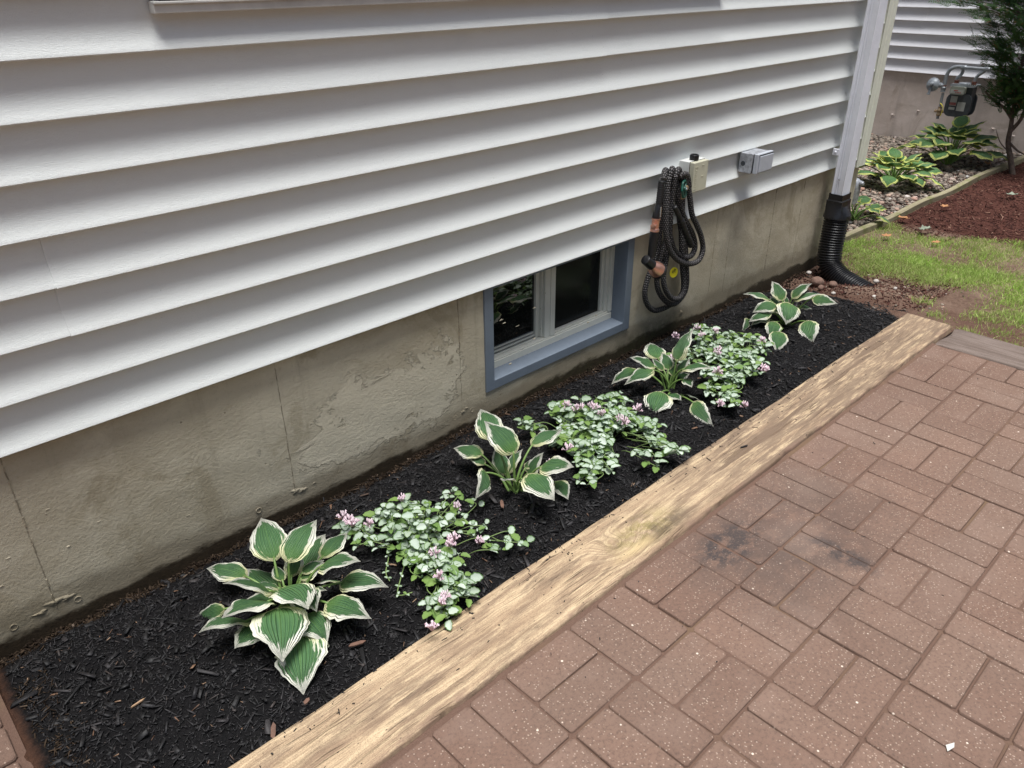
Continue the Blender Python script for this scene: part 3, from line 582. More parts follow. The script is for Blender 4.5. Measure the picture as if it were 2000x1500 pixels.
# ================= HOUSE
H = thing('house', 'near grey house wall with vinyl siding above a bare concrete foundation', 'house', (2.5, 1.8, 0))
EXP = .1092; ZB = .4395
def courses(mb, s0, s1, ncourse, zb, joints, mp, top_skip=None):
    """clapboard courses; mp(s, out, z) -> world point; s runs along the wall"""
    r2 = random.Random(5)
    prof = [(1.03, .000), (.97, .0002), (.85, .0002), (.72, .0002), (.60, .0006), (.50, .0012), (.40, .0030), (.30, .0060), (.20, .0102), (.12, .0142), (.06, .0174), (.02, .0194), (.0, .0200), (-.014, .0195), (-.020, .0175), (-.010, .0012)]
    for c in range(ncourse):
        z0 = zb+c*EXP; pr = c//2
        js = joints.get(pr)
        if js is None: js = [s0+((pr*1.37+.6) % 3.6)+k*3.6 for k in range(12)]
        cuts = [s0]+[j for j in sorted(js) if s0+.05 < j < s1-.05]+[s1]
        for i in range(len(cuts)-1):
            a, b = cuts[i]-(.03 if i else 0), cuts[i+1]
            ex = .0 if i % 2 == 0 else .0024
            nseg = max(2, int((b-a)/.35)); V = []; m = len(prof)
            for k in range(nseg+1):
                s = a+(b-a)*k/nseg
                wv = .0007*math.sin(s*3.1+c*1.9)+.0005*math.sin(s*7.7+c)
                for t, o_ in prof: V.append(mp(s, o_+ex*(1 if t > -.01 else .7)+wv*min(1, o_/.01), z0+t*EXP-(.0008 if ex else 0)))
            F = [(k*m+q, (k+1)*m+q, (k+1)*m+q+1, k*m+q+1) for k in range(nseg) for q in range(m-1)]
            if i:
                V += [mp(a, o_-.0004, z0+t*EXP) for t, o_ in prof]; n0 = (nseg+1)*m
                F += [(q, q+1, n0+q+1, n0+q) for q in range(m-1)]
            mb.add(V, F)
mb = MB(); YW = 1.769
courses(mb, -4., 4.20, 46, ZB, {0: [-2., 3.574], 1: [.394], 2: [-.9, 2.868], 3: [-1.3, 2.1]}, lambda s, o, z: (s, YW-o, z))
mb.box((-4, YW+.002, ZB+.02), (4.24, YW+.012, 5.45))
mb.box((-4.2, YW, 0.6), (-4.0, 9, 5.45))
mb.build('siding', SIDING, H, smooth=True, angle=28)
mb = MB(); mb.box((-4.25, 1.60, 5.45), (4.45, 2.6, 5.6)); mb.build('soffit', WHITE, H)
mb = MB(); mb.add([(-4.3, 1.57, 5.603), (4.5, 1.57, 5.603), (4.5, 5.4, 7.4), (-4.3, 5.4, 7.4), (-4.3, 9.6, 5.603), (4.5, 9.6, 5.603)], [(0, 1, 2, 3), (3, 2, 5, 4), (0, 3, 4), (1, 5, 2), (0, 4, 5, 1)]); mb.build('roof', ROOF, H)
# foundation, with the window opening left open
WX0, WX1, WZ0 = 1.564, 2.346, .047; CY = 1.772
def conc_grid(mb, x0, x1, z0, z1, y, st=.02):
    nx = max(1, int((x1-x0)/st)); nz = max(1, int((z1-z0)/st)); V = []
    for i in range(nx+1):
        for k in range(nz+1):
            x = x0+(x1-x0)*i/nx; z = z0+(z1-z0)*k/nz
            V.append((x, y+.0012*math.sin(x*3+z*5)+(.0006*math.sin(x*31+z*47)), z))
    m = nz+1; mb.add(V, [(i*m+k, (i+1)*m+k, (i+1)*m+k+1, i*m+k+1) for i in range(nx) for k in range(nz)])
mb = MB()
conc_grid(mb, -4, WX0+.004, -.4, .62, CY, .03); conc_grid(mb, WX1-.004, 4.28, -.4, .62, CY, .03)
conc_grid(mb, WX0+.0041, WX1-.0041, -.4, WZ0+.003, CY, .03); conc_grid(mb, WX0+.0041, WX1-.0041, .455, .62, CY, .03)
mb.box((4.2801, CY, -.4), (4.30, 7.5, .62))
rr = random.Random(3)
for sx, zt, zb_ in ((.168, .40, -.0), (.817, .43, .005), (1.456, .43, .01), (3.05, .43, .02), (3.42, .43, -.02), (3.70, .43, -.03), (2.93, .43, .05), (-.9, .43, 0)):
    z = zt; hi = sx < 2 or sx == 3.42     # form seams: thin broken ridges
    while z > zb_:
        l = rr.uniform(.012, .035); wd = rr.uniform(.0008, .0022)*(1 if hi else .6)
        if rr.random() < (.85 if z < .3 or hi else .5):
            xx = sx+rr.uniform(-.0008, .0008)
            mb.add([(xx-wd, CY+.001, z), (xx+wd, CY+.001, z), (xx+wd, CY+.001, z-l), (xx-wd, CY+.001, z-l), (xx, CY-wd*1.5, z-.001), (xx+.0004, CY-wd*1.5, z-l+.001)],
                   [(0, 4, 5, 3), (4, 1, 2, 5), (0, 1, 4), (3, 5, 2)])
        z -= l*rr.uniform(.9, 1.15)
def lump(mb, x, z, rx, rz, d, n=14):
    V = []; F = []
    for j in range(4):
        t = j/3
        for k in range(n):
            a = 2*math.pi*k/n; rr_ = (1-t*.8)*(1+.28*math.sin(a*3+x*40)+.2*math.sin(a*5+z*90+j))
            V.append((x+rx*rr_*math.cos(a), CY+.002-d*math.sin(t*1.5)*(1+.25*math.sin(a*4+j*2)), z+rz*rr_*math.sin(a)))
    for j in range(3):
        for k in range(n): F.append((j*n+k, j*n+(k+1) % n, (j+1)*n+(k+1) % n, (j+1)*n+k))
    F.append(tuple(3*n+k for k in range(n))); mb.add(V, F)
def ring(mb, x, z, r_):
    pts = [(x+r_*math.cos(a), CY-.0005, z+r_*math.sin(a)) for a in np.linspace(0, 2*math.pi, 18)]
    mb.tube(pts, [rr.uniform(.0005, .0017) for _ in pts], 6, False)
for x, z, a, b in ((.168, .010, .030, .010), (.135, -.002, .022, .008), (.195, .006, .018, .009), (.817, .006, .017, .010), (.838, .0, .018, .008), (1.458, .012, .018, .008), (1.475, .02, .012, .006), (2.728, .0, .014, .011), (3.42, .10, .008, .010)): lump(mb, x, z, a, b, .0045)
for x, z in ((.215, -.012), (.075, -.006), (.70, .0), (1.425, .002), (1.50, .003)): ring(mb, x, z, .0078)
for _ in range(70): lump(mb, rr.uniform(0, 3.9) if rr.random() < .6 else rr.uniform(.8, 1.5), rr.uniform(.0, .33), rr.uniform(.002, .010), rr.uniform(.0015, .004), rr.uniform(.001, .0025), 9)
# keep lumps out of the window opening
fd = mb.build('foundation_wall', CONC, H, smooth=True, angle=60)
# corner post of the siding
mb = MB()
for k, (x, y0) in enumerate([(4.200, 1.748)]):
    xs_ = [4.200, 4.206, 4.222, 4.228, 4.244, 4.250, 4.266, 4.272, 4.290, 4.300]; ys_ = [1.746, 1.742, 1.742, 1.747, 1.747, 1.742, 1.742, 1.747, 1.742, 1.745]
    for i in range(len(xs_)-1): mb.add([(xs_[i], ys_[i], .40), (xs_[i+1], ys_[i+1], .40), (xs_[i+1], ys_[i+1], 5.44), (xs_[i], ys_[i], 5.44)], [(0, 1, 2, 3)])
    mb.box((4.199, 1.749, .40), (4.302, 1.80, 5.44)); mb.box((4.29, 1.801, .40), (4.302, 1.86, 5.44))
mb.build('corner_post', POST, H)
mb = MB(); courses(mb, 1.86, 7.5, 46, ZB, {}, lambda s, o, z: (4.286+o, s, z)); mb.f = [tuple(reversed(q)) for q in mb.f]; mb.build('siding', SIDING, H, smooth=True, angle=28).name = 'side_siding'
# upper window (its sill shows at the top of the frame)
uw = MB(); uw.box((.690, 1.735, 1.288), (2.73, 1.765, 1.300)); uwo = uw.build('upper_window', DARK, H)
m_ = MB(); m_.box((.676, 1.738, 1.270), (2.75, 1.764, 1.289)); m_.box((.676, 1.733, 1.287), (2.75, 1.764, 1.2925)); m_.build('sill', WHITE, uwo, bevel=.0015)
m_ = MB(); m_.box((.678, 1.743, 1.2945), (.722, 1.764, 2.3)); m_.box((2.70, 1.743, 1.2945), (2.748, 1.764, 2.3)); m_.box((.723, 1.728, 2.25), (2.699, 1.764, 2.3)); m_.box((.723, 1.735, 1.2955), (2.699, 1.764, 1.33)); m_.build('frame', DSP, uwo, bevel=.0015)
m_ = MB(); m_.box((.724, 1.756, 1.331), (2.698, 1.76, 2.249)); m_.build('pane', GLASS, uwo)
# basement window
bw = MB()
Z0, Z1 = .047, .452; YO = 1.7645
a = .0385
bw.box((WX0, YO, Z0), (WX0+a, 1.90, Z1)); bw.box((WX1-a, YO, Z0), (WX1, 1.90, Z1)); bw.box((WX0+a+.0003, YO, Z1-.03), (WX1-a-.0003, 1.90, Z1))
bw.add([(WX0+a, YO+.001, Z0), (WX1-a, YO+.001, Z0), (WX1-a, YO+.001, Z0+.035), (WX0+a, YO+.001, Z0+.035), (WX0+a, 1.90, Z0+.043), (WX1-a, 1.90, Z0+.043), (WX0+a, 1.90, Z0), (WX1-a, 1.90, Z0)],
       [(0, 1, 2, 3), (3, 2, 5, 4), (0, 6, 7, 1)])
bwo = bw.build('basement_window', BLUE, H, bevel=.0015)
bwo['label'] = 'basement window in a blue grey painted surround'
X0, X1 = WX0+a+.001, WX1-a-.001; zb0 = Z0+.0375
m_ = MB(); m_.box((X0, 1.828, zb0), (X1, 1.895, zb0+.026)); m_.box((X0, 1.832, zb0+.0262), (X1, 1.895, zb0+.032))
m_.box((X1-.020, 1.828, zb0+.033), (X1, 1.895, .448)); m_.box((X0, 1.828, zb0+.033), (X0+.02, 1.895, .448)); m_.box((X0+.021, 1.828, .43), (X1-.021, 1.895, .4475))
m_.build('frame', WINW, bwo, bevel=.001)
m_ = MB(); XL, XM = X0+.021, 1.950
m_.box((XM-.028, 1.834, zb0+.033), (XM, 1.86, .4295)); m_.box((XM-.034, 1.846, zb0+.034), (XM-.0285, 1.875, .4295)); m_.box((XM-.052, 1.858, zb0+.034), (XM-.0345, 1.88, .4295))
for k in range(4): m_.box((XL, 1.850+k*.010, zb0+.0325+k*.008), (XM-.053, 1.858+k*.010, zb0+.038+k*.009))
m_.box((XL, 1.86, zb0+.034), (XL+.02, 1.88, .4295)); m_.build('sliding_sash', WINW, bwo, bevel=.0008)
m_ = MB(); m_.box((XM+.0005, 1.831, zb0+.033), (XM+.024, 1.862, .4295)); m_.box((X1-.038, 1.838, zb0+.033), (X1-.0205, 1.87, .4295)); m_.box((X1-.054, 1.846, zb0+.034), (X1-.0385, 1.88, .4295)); m_.box((XM+.0245, 1.838, zb0+.0325), (X1-.0385, 1.866, zb0+.039)); m_.build('fixed_sash', WINW, bwo, bevel=.0008)
m_ = MB(); m_.box((XL+.0205, 1.868, zb0+.06), (XM-.0525, 1.872, .4285)); m_.build('pane', GLASS, bwo)
m_ = MB(); m_.box((XM+.0245, 1.856, zb0+.0395), (X1-.0545, 1.860, .4285)); m_.build('pane', GLASS2, bwo)
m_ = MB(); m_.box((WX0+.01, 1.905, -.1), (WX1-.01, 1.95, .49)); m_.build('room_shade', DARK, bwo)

# neighbouring wing
N = thing('neighboring_house', 'pale wing behind the gas meter, white siding over a pinkish grey foundation', 'house', (8.2, 3.5, 0))
mb = MB(); courses(mb, -.3, 9., 46, .4555, {}, lambda s, o, z: (8.116-o, s, z)); mb.f = [tuple(reversed(q)) for q in mb.f]
mb.box((8.118, -.3, .47), (12.5, 9, 5.45)); mb.build('siding', SIDING2, N, smooth=True, angle=28)
mb = MB(); nx = 60
mb.box((8.122, -.3, -.6), (12.5, 9, .469))
for y in (3.16, 1.6): mb.box((8.1195, y, -.2), (8.1221, y+.003, .45))
for y, z in ((2.50, -.02), (2.23, .04), (3.13, .06), (2.05, .0), (2.9, .12)):
    V = [(8.1221, y, z)]+[(8.1205-.004*rr.random(), y+.02*rr.uniform(.6, 1.4)*math.cos(a_), z+.011*rr.uniform(.5, 1.4)*math.sin(a_)) for a_ in np.linspace(0, 5.6, 9)]
    mb.add([(8.112, y, z)]+V[1:], [(0, k, k+1) for k in range(1, 9)]+[(0, 9, 1)])
mb.build('foundation_wall', CONC2, N)
mb = MB(); mb.box((7.75, -.7, 5.45), (12.9, 9.3, 5.6)); mb.build('roof', ROOF, N)

# ================= DOWNSPOUT and drain pipe
DX0, DX1, DY0, DY1 = 3.894, 3.976, 1.660, 1.722
D = thing('downspout', 'white ribbed metal downspout running down at the house corner', 'downspout', (3.93, 1.69, .3))
def fluted(x0, x1, y0, y1, z0, z1):
    mb = MB(); P = []
    def side(ax, ay, bx, by, nx_, ny_, pat):
        for t, d in pat: P.append((ax+(bx-ax)*t+nx_*d, ay+(by-ay)*t+ny_*d))
    f1 = [(.03, 0), (.10, .0035), (.14, .0035), (.17, 0), (.24, 0), (.27, -.004), (.33, -.004), (.36, 0), (.44, 0), (.47, -.004), (.53, -.004), (.56, 0), (.88, 0), (.97, .001)]
    f2 = [(.04, 0)]+[(q, d) for k in range(6) for q, d in ((.08+k*.145, 0), (.10+k*.145, -.0035), (.145+k*.145, -.0035), (.165+k*.145, 0))]+[(.97, 0)]
    side(x0, y1, x0, y0, -1, 0, f1); side(x0, y0, x1, y0, 0, -1, f2); side(x1, y0, x1, y1, 1, 0, f1); side(x1, y1, x0, y1, 0, 1, [(.05, 0), (.95, 0)])
    m = len(P); V = [(x, y, z0) for x, y in P]+[(x, y, z1) for x, y in P]
    mb.add(V, [(k, (k+1) % m, m+(k+1) % m, m+k) for k in range(m)]+[tuple(range(m-1, -1, -1)), tuple(m+k for k in range(m))]); return mb
fluted(DX0, DX1, DY0, DY1, .285, 5.4).build('pipe', DSP, D)
mb = MB(); mb.box((3.88, 1.715, .515), (3.893, 1.745, .545)); mb.lathe((3.880, 1.73, .53), (-1, 0, 0), [(0, .006), (.003, .006), (.006, .004), (.007, 0)], 12); mb.build('strap', DSP, D, bevel=.001)
mb = MB(); mb.lathe((3.893, 1.690, .40), (-1, 0, 0), [(0, .005), (.002, .005), (.004, .002)], 10); mb.build('screw', GALV, D)
P_ = thing('drain_pipe', 'black corrugated drain pipe curving from the downspout into the soil', 'drain pipe', (3.9, 1.6, -.1))
mb = MB(); n = 32; rings = [(.325, 'r', .006), (.295, 'r', .006), (.29, 'r', .010), (.262, 'r', .010), (.222, 'c', .066), (.205, 'c', .068), (.2, 'c', .062)]
V = []; cx, cy = 3.934, 1.690
for z, kd, d in rings:
    for k in range(n):
        a_ = 2*math.pi*(k+.5)/n; c_, s_ = math.cos(a_), math.sin(a_)
        if kd == 'r':
            hx, hy = (DX1-DX0)/2+d, (DY1-DY0)/2+d; sc_ = 1/max(abs(c_)/hx, abs(s_)/hy); V.append((cx+c_*sc_, cy+s_*sc_, z))
        else: V.append((cx-.012+c_*d, cy-.012+s_*d, z))
mb.add(V, [(j*n+(k+1) % n, j*n+k, (j+1)*n+k, (j+1)*n+(k+1) % n) for j in range(len(rings)-1) for k in range(n)])
mb.build('adapter', BLACK, P_, smooth=True, angle=35)
path = smooth_path([(3.922, 1.678, .21), (3.917, 1.676, .12), (3.908, 1.672, .03), (3.900, 1.655, -.045), (3.890, 1.59, -.095), (3.878, 1.50, -.120), (3.862, 1.41, -.138), (3.845, 1.33, -.165), (3.83, 1.27, -.20)], 40)
# resample evenly, alternate radius for the corrugations
pp = np.array(path); dl = np.r_[0, np.cumsum(np.linalg.norm(np.diff(pp, axis=0), axis=1))]; tot = dl[-1]; npts = int(tot/.0022)
rs = np.linspace(0, tot, npts); q = np.stack([np.interp(rs, dl, pp[:, k]) for k in range(3)], -1)
rad = .0565+.0050*np.clip(np.sin(rs/.0135*2*np.pi)*1.8, -1, 1)
mb = MB(); mb.tube(q, list(rad), 36, True); mb.build('corrugated_pipe', BLACK, P_, smooth=True)
# metal vent behind the downspout
V_ = MB(); V_.lathe((4.385, 1.815, .235), (0, 0, 1), [(-.075, .0), (-.074, .030), (-.07, .034), (0, .038), (.03, .038), (.055, .032), (.065, .02), (.07, 0)], 18)
V_.lathe((4.385, 1.79, .28), (-.3, -1, 0), [(0, .014), (.022, .014), (.024, .010), (.03, .008)], 12)
V_.tube([(4.385, 1.83, .20), (4.36, 1.86, .20), (4.29, 1.90, .20)], .02, 12)
o = V_.build('vent_pipe', GALV, smooth=True, angle=40); tag(o, 'dull silver capped metal pipe just behind the downspout corner', 'vent pipe')
# ================= BOXES ON THE WALL, HOSE
B = thing('outlet_box', 'cream plastic box with a black cap on top, above the coiled hose', 'box', (2.62, 1.72, .63))
mb = MB(); mb.box((2.573, 1.706, .560), (2.680, 1.752, .688)); mb.build('back_plate', CREAML, B, bevel=.002)
mb = MB(); mb.box((2.577, 1.684, .572), (2.672, 1.7055, .686)); mb.build('cover', CREAM, B, bevel=.002)
mb = MB(); mb.box((2.5755, 1.7057, .568), (2.676, 1.7062, .687)); mb.build('seam', DARK, B)
mb = MB(); mb.lathe((2.618, 1.716, .686), (0, 0, 1), [(0, .0165), (.004, .017), (.020, .0165), (.023, .0145), (.0232, .010), (.012, .009), (.012, 0)], 24)
for k in range(24): a_ = k*math.pi/12; mb.box((2.618+.0165*math.cos(a_)-.0008, 1.716+.0165*math.sin(a_)-.0008, .690), (2.618+.0165*math.cos(a_)+.0008, 1.716+.0165*math.sin(a_)+.0008, .706))
mb.build('cap', BLACK, B)
mb = MB()          # raised lettering column between two brackets, illegible in the photo
xx = 2.591
mb.box((xx-.008, 1.6828, .668), (xx+.010, 1.684, .6695)); mb.box((xx+.0088, 1.6828, .6625), (xx+.010, 1.684, .668)); mb.build('embossed_mark', CREAM, B); mb = MB(); mb.box((xx-.008, 1.6828, .584), (xx+.010, 1.684, .5855)); mb.box((xx+.0088, 1.6828, .5855), (xx+.010, 1.684, .591))
mb.build('embossed_mark', CREAM, B); mb = MB(); z = .660
for k in range(9):
    h = .0055
    mb.box((xx-.005, 1.6828, z-h), (xx+.006, 1.684, z-h+.0012))
    if k % 3 != 1: mb.box((xx-.005, 1.6828, z-h+.0012), (xx-.0038, 1.684, z-.0012))
    if k % 2: mb.box((xx+.0048, 1.6828, z-h+.0012), (xx+.006, 1.684, z-.0012))
    z -= .0076
mb.build('embossed_mark', CREAM, B); mb = MB()
mb.box((2.629, 1.6828, .670), (2.644, 1.684, .6718)); mb.build('embossed_mark', CREAM, B); mb = MB(); mb.box((2.629, 1.6828, .628), (2.645, 1.684, .630))
mb.build('embossed_mark', CREAM, B)
G = thing('outlet_cover', 'grey weatherproof outlet cover on the siding, right of the cream box', 'outlet box', (3.07, 1.71, .61))
mb = MB(); mb.box((3.014, 1.690, .572), (3.133, 1.752, .654)); mb.build('metal_box', GALV, G, bevel=.003)
mb = MB(); mb.box((3.020, 1.684, .575), (3.130, 1.6895, .652)); mb.build('gasket', DARK, G)
mb = MB(); mb.box((3.013, 1.664, .574), (3.134, 1.6838, .656)); mb.build('lid', GREYP, G, bevel=.003)
mb = MB(); mb.box((3.022, 1.6585, .5805), (3.128, 1.6638, .6475)); mb.build('lid_panel', GREYP, G, bevel=.002)
mb = MB(); mb.box((3.020, 1.6607, .649), (3.131, 1.6637, .6515)); mb.build('hinge_gap', DARK, G)
mb = MB(); mb.lathe((3.014, 1.732, .610), (-1, 0, 0), [(0, .0105), (.0015, .0105), (.002, .009), (.001, .004), (.001, 0)], 16); mb.build('plug', METER, G)
# faucet
Fc = thing('faucet', 'outdoor faucet with a round green handle, hung with the hose', 'faucet', (2.5, 1.72, .6))
mb = MB(); mb.lathe((2.52, 1.752, .61), (0, -1, -.05), [(0, .022), (.004, .022), (.006, .013), (.05, .012), (.06, .010), (.085, .008)], 16); mb.tube([(2.522, 1.70, .605), (2.522, 1.69, .585), (2.522, 1.688, .56)], .011, 12); mb.build('valve_body', BRASS, Fc, smooth=True, angle=40)
wc = Vector((2.505, 1.672, .603)); wn = Vector((.35, -1, .12)).normalized()
e1 = wn.cross(Vector((0, 0, 1))).normalized(); e2 = e1.cross(wn)
mb = MB()
ptsw = [wc+(e1*math.cos(a_)*.0275+e2*math.sin(a_)*.030)*(1+.05*math.cos(a_*6)) for a_ in np.linspace(0, 2*math.pi, 49)]
mb.tube(ptsw, .0048, 10, False)
for k in range(3):
    a_ = k*2*math.pi/3+.4; mb.tube([wc+wn*.002, wc+(e1*math.cos(a_)*.0275+e2*math.sin(a_)*.030)], .0042, 8)
mb.lathe(wc-wn*.006, wn, [(0, .010), (.012, .010), (.014, .008), (.014, 0)], 14); mb.build('handle', GREENP, Fc, smooth=True, angle=50)
mb = MB(); mb.lathe(wc+wn*.008, wn, [(0, .005), (.003, .005), (.004, .002)], 10); mb.build('screw', GALV, Fc)
# hose
HS = thing('garden_hose', 'coiled black fabric garden hose hanging on the house wall', 'hose', (2.5, 1.7, .4))
LOOPS = {"A": [[2.424,1.69,.658],[2.418,1.688,.593],[2.42,1.686,.52],[2.432,1.686,.444],[2.462,1.684,.376],[2.521,1.683,.318],[2.601,1.682,.28],[2.674,1.682,.275],[2.701,1.683,.315],[2.68,1.684,.374],[2.635,1.684,.436],[2.596,1.685,.485],[2.573,1.686,.549],[2.555,1.688,.597],[2.525,1.69,.635],[2.489,1.705,.648]],
"B": [[2.470,1.708,.652],[2.460,1.708,.577],[2.468,1.708,.504],[2.488,1.708,.43],[2.529,1.708,.354],[2.594,1.706,.304],[2.654,1.704,.298],[2.672,1.704,.335],[2.640,1.704,.395],[2.580,1.702,.460],[2.541,1.700,.512],[2.515,1.700,.557],[2.507,1.702,.597],[2.494,1.712,.645]],
"C": [[2.428,1.722,.648],[2.444,1.732,.56],[2.458,1.735,.459],[2.468,1.740,.365],[2.448,1.742,.302],[2.418,1.742,.251],[2.405,1.742,.197],[2.422,1.742,.143],[2.475,1.742,.095],[2.541,1.742,.083],[2.612,1.742,.088],[2.671,1.742,.111],[2.692,1.742,.162],[2.676,1.740,.251],[2.650,1.738,.339],[2.600,1.735,.48],[2.565,1.730,.587],[2.535,1.722,.640]],
"D": [[2.442,1.708,.660],[2.470,1.712,.51],[2.478,1.715,.408],[2.460,1.718,.334],[2.446,1.720,.259],[2.467,1.720,.189],[2.522,1.720,.129],[2.585,1.720,.097],[2.641,1.720,.114],[2.665,1.720,.158],[2.648,1.720,.252],[2.607,1.718,.353],[2.568,1.715,.439],[2.527,1.712,.547],[2.505,1.712,.645]],
"E": [[2.462,1.690,.660],[2.470,1.700,.560],[2.478,1.702,.459],[2.486,1.704,.381],[2.475,1.703,.327],[2.463,1.700,.256],[2.481,1.698,.198],[2.532,1.698,.145],[2.591,1.698,.132],[2.615,1.700,.173],[2.590,1.703,.279],[2.570,1.705,.389],[2.560,1.708,.493],[2.545,1.706,.595],[2.515,1.705,.640]]}
for k, L in LOOPS.items():
    mb = MB(); mb.tube(smooth_path(L, 8), .0112, 14); mb.build('hose_loop', HOSE, HS, smooth=True)
for pts in ([(2.372, 1.676, .662), (2.385, 1.684, .676), (2.405, 1.696, .684), (2.425, 1.706, .680), (2.44, 1.712, .664)], [(2.424, 1.690, .655), (2.436, 1.690, .680), (2.456, 1.700, .682), (2.470, 1.708, .655)],
            [(2.462, 1.690, .655), (2.475, 1.692, .672), (2.500, 1.700, .672), (2.515, 1.705, .640)], [(2.49, 1.69, .650), (2.51, 1.686, .656), (2.535, 1.684, .645), (2.558, 1.687, .60)]):
    mb = MB(); mb.tube(smooth_path(pts, 8), .0112, 14); mb.build('hose_loop', HOSE, HS, smooth=True)
# ribbed hose end connector
mb = MB(); L = smooth_path([(2.452, 1.672, .546), (2.478, 1.670, .512), (2.503, 1.668, .479), (2.545, 1.668, .42), (2.591, 1.670, .363)], 16)
rr_ = [.010 if i < 30 else .0125+.0016*math.sin(i*1.5) for i in range(len(L))]; mb.tube(L, rr_, 14); mb.build('connector', BLACKR, HS, smooth=True)
# spray nozzle
NZ = thing('spray_nozzle', 'copper and black spray nozzle hanging head down left of the coiled hose', 'spray nozzle', (2.35, 1.675, .5))
def barrel(name, a_, b_, prof, mat, par, n=20):
    a_ = Vector(a_); b_ = Vector(b_); L_ = (b_-a_).length; mb = MB(); mb.lathe(a_, b_-a_, [(t*L_, q_) for t, q_ in prof], n); return mb.build(name, mat, par, smooth=True, angle=35)
n0, n1, n2, c1, g1 = (2.361, 1.675, .660), (2.354, 1.675, .57), (2.345, 1.675, .523), (2.342, 1.675, .474), (2.334, 1.675, .375)
barrel('bend_guard', n0, n1, [(0, .010)]+[(.05+k*.09+e, .0125 if e < .05 else .0112) for k in range(10) for e in (0, .055, .06)]+[(1, .0125)], BLACKR, NZ)
barrel('sleeve', n1, n2, [(0, .0125), (.05, .0135), (.95, .0155), (1, .015)], BLACK, NZ)
cp = barrel('copper_valve', n2, c1, [(0, .0165), (.08, .017), (.14, .0145), (.75, .0145), (.82, .017), (1, .0175)], COPPER, NZ)
mb = MB(); mb.lathe((2.336, 1.668, .500), (-1, -.2, 0), [(0, .006), (.014, .006), (.016, .010), (.024, .010), (.025, .0)], 14); mb.build('valve_knob', COPPER, NZ, smooth=True, angle=35)
barrel('grip', c1, g1, [(0, .0165)]+[(.03+k*.05+e, .0172-.0022*(k/18)-(.0008 if e > .02 else 0)) for k in range(19) for e in (0, .022, .025)]+[(1, .014)], BLACKR, NZ)
mb = MB(); hd = Vector((2.312, 1.672, .362)); dirn = Vector((.75, -.12, -.62)).normalized()
mb.lathe(hd-dirn*.022, dirn, [(0, .013), (.003, .0185), (.035, .0195), (.050, .020), (.052, .017)], 20); mb.build('head', BLACK, NZ, smooth=True, angle=35)
mb = MB(); mb.lathe(hd+dirn*.030, dirn, [(0, .018), (.010, .024), (.022, .0285), (.036, .0305), (.044, .0305)], 28); mb.build('bell', COPPER, NZ, smooth=True, angle=50)
mb = MB(); mb.lathe(hd+dirn*.0742, dirn, [(0, .0305), (.001, .033), (.010, .033), (.012, .029), (.012, 0)], 28); mb.build('rim', BLACK, NZ, smooth=True, angle=35)
mb = MB(); c_ = Vector((2.349, 1.6601, .545))     # copper lettering strokes on the sleeve
mb2 = MB()
for k in range(7):
    z = .562-k*.0055; x_ = 2.3485
    mb.box((x_-.002, 1.6598, z), (x_+.003, 1.6612, z+.0035)); 
    mb2.box((x_+.0045, 1.6605, z+.001*(k % 2)), (x_+.0065, 1.6622, z+.004))
mb.build('printed_mark', STICK, NZ); mb2.build('printed_mark', COPPER, NZ)
T = thing('yellow_tag', 'round yellow tag with black writing hanging between the hose strands', 'tag', (2.53, 1.69, .26))
mb = MB(); mb.lathe((2.527, 1.697, .258), (-.25, -1, .1), [(0, .0), (.0001, .021), (.0012, .021), (.0013, 0)], 28); o = mb.build('disc', YEL, T)
mb = MB(); base = Vector((2.527, 1.6955, .258)); nn = Vector((-.25, -1, .1)).normalized(); ex = nn.cross(Vector((0, 0, 1))).normalized()*-1; ez = Vector((0, 0, 1))
def scrib(pts): mb.tube([base+nn*.0002+ex*a_+ez*b_ for a_, b_ in pts], .0007, 5)
for row, (ox, oz) in enumerate(((.004, .006), (-.006, .004))):
    scrib([(ox+.004*math.sin(t*2.3+row), oz+.007-t*.0022+.0006*math.sin(t*5)) for t in np.linspace(0, 6.5, 26)])
scrib([(.001, .015), (.003, .013), (.000, .011)]); mb.build('writing', DARK, T)
# ================= GAS METER
GM = thing('gas_meter', 'grey gas meter with pipes and a round regulator on the far wall', 'gas meter', (7.95, 2.5, .2))
X = 7.93
mb = MB()
def rbox(mb, x0, x1, y0, y1, z0, z1, r_, n=5):
    P = []
    for cy_, cz_, a0 in ((y1-r_, z1-r_, 0), (y0+r_, z1-r_, 90), (y0+r_, z0+r_, 180), (y1-r_, z0+r_, 270)):
        for k in range(n+1):
            a_ = R_(a0+90*k/n); P.append((cy_+r_*math.cos(a_), cz_+r_*math.sin(a_)))
    m = len(P); V = [(x0, y, z) for y, z in P]+[(x1, y, z) for y, z in P]
    mb.add(V, [(k, (k+1) % m, m+(k+1) % m, m+k) for k in range(m)]+[tuple(range(m)), tuple(m+k for k in range(m-1, -1, -1))])
mb.f = []
rbox(mb, 7.86, 7.885, 2.385, 2.59, .145, .335, .05); rbox(mb, 7.885, 7.99, 2.405, 2.575, .16, .40, .03); rbox(mb, 7.99, 8.01, 2.385, 2.59, .145, .335, .05)
mb.box((7.90, 2.43, .02), (7.98, 2.50, .15)); mb.build('body', METER, GM, bevel=.002)
mb = MB(); rbox(mb, 7.865, 8.0, 2.385, 2.59, .395, .412, .008); mb.lathe((7.93, 2.49, .412), (0, 0, 1), [(0, .05), (.012, .045), (.014, 0)], 18); mb.build('top_cap', METAL, GM, bevel=.002)
mb = MB(); rbox(mb, 7.825, 7.87, 2.450, 2.565, .335, .395, .012); mb.build('register', flat('register', (.30, .32, .27), .4), GM, bevel=.003)
mb = MB(); mb.box((7.8235, 2.457, .342), (7.825, 2.56, .372)); mb.build('dial_plate', STICK, GM)
mb = MB()
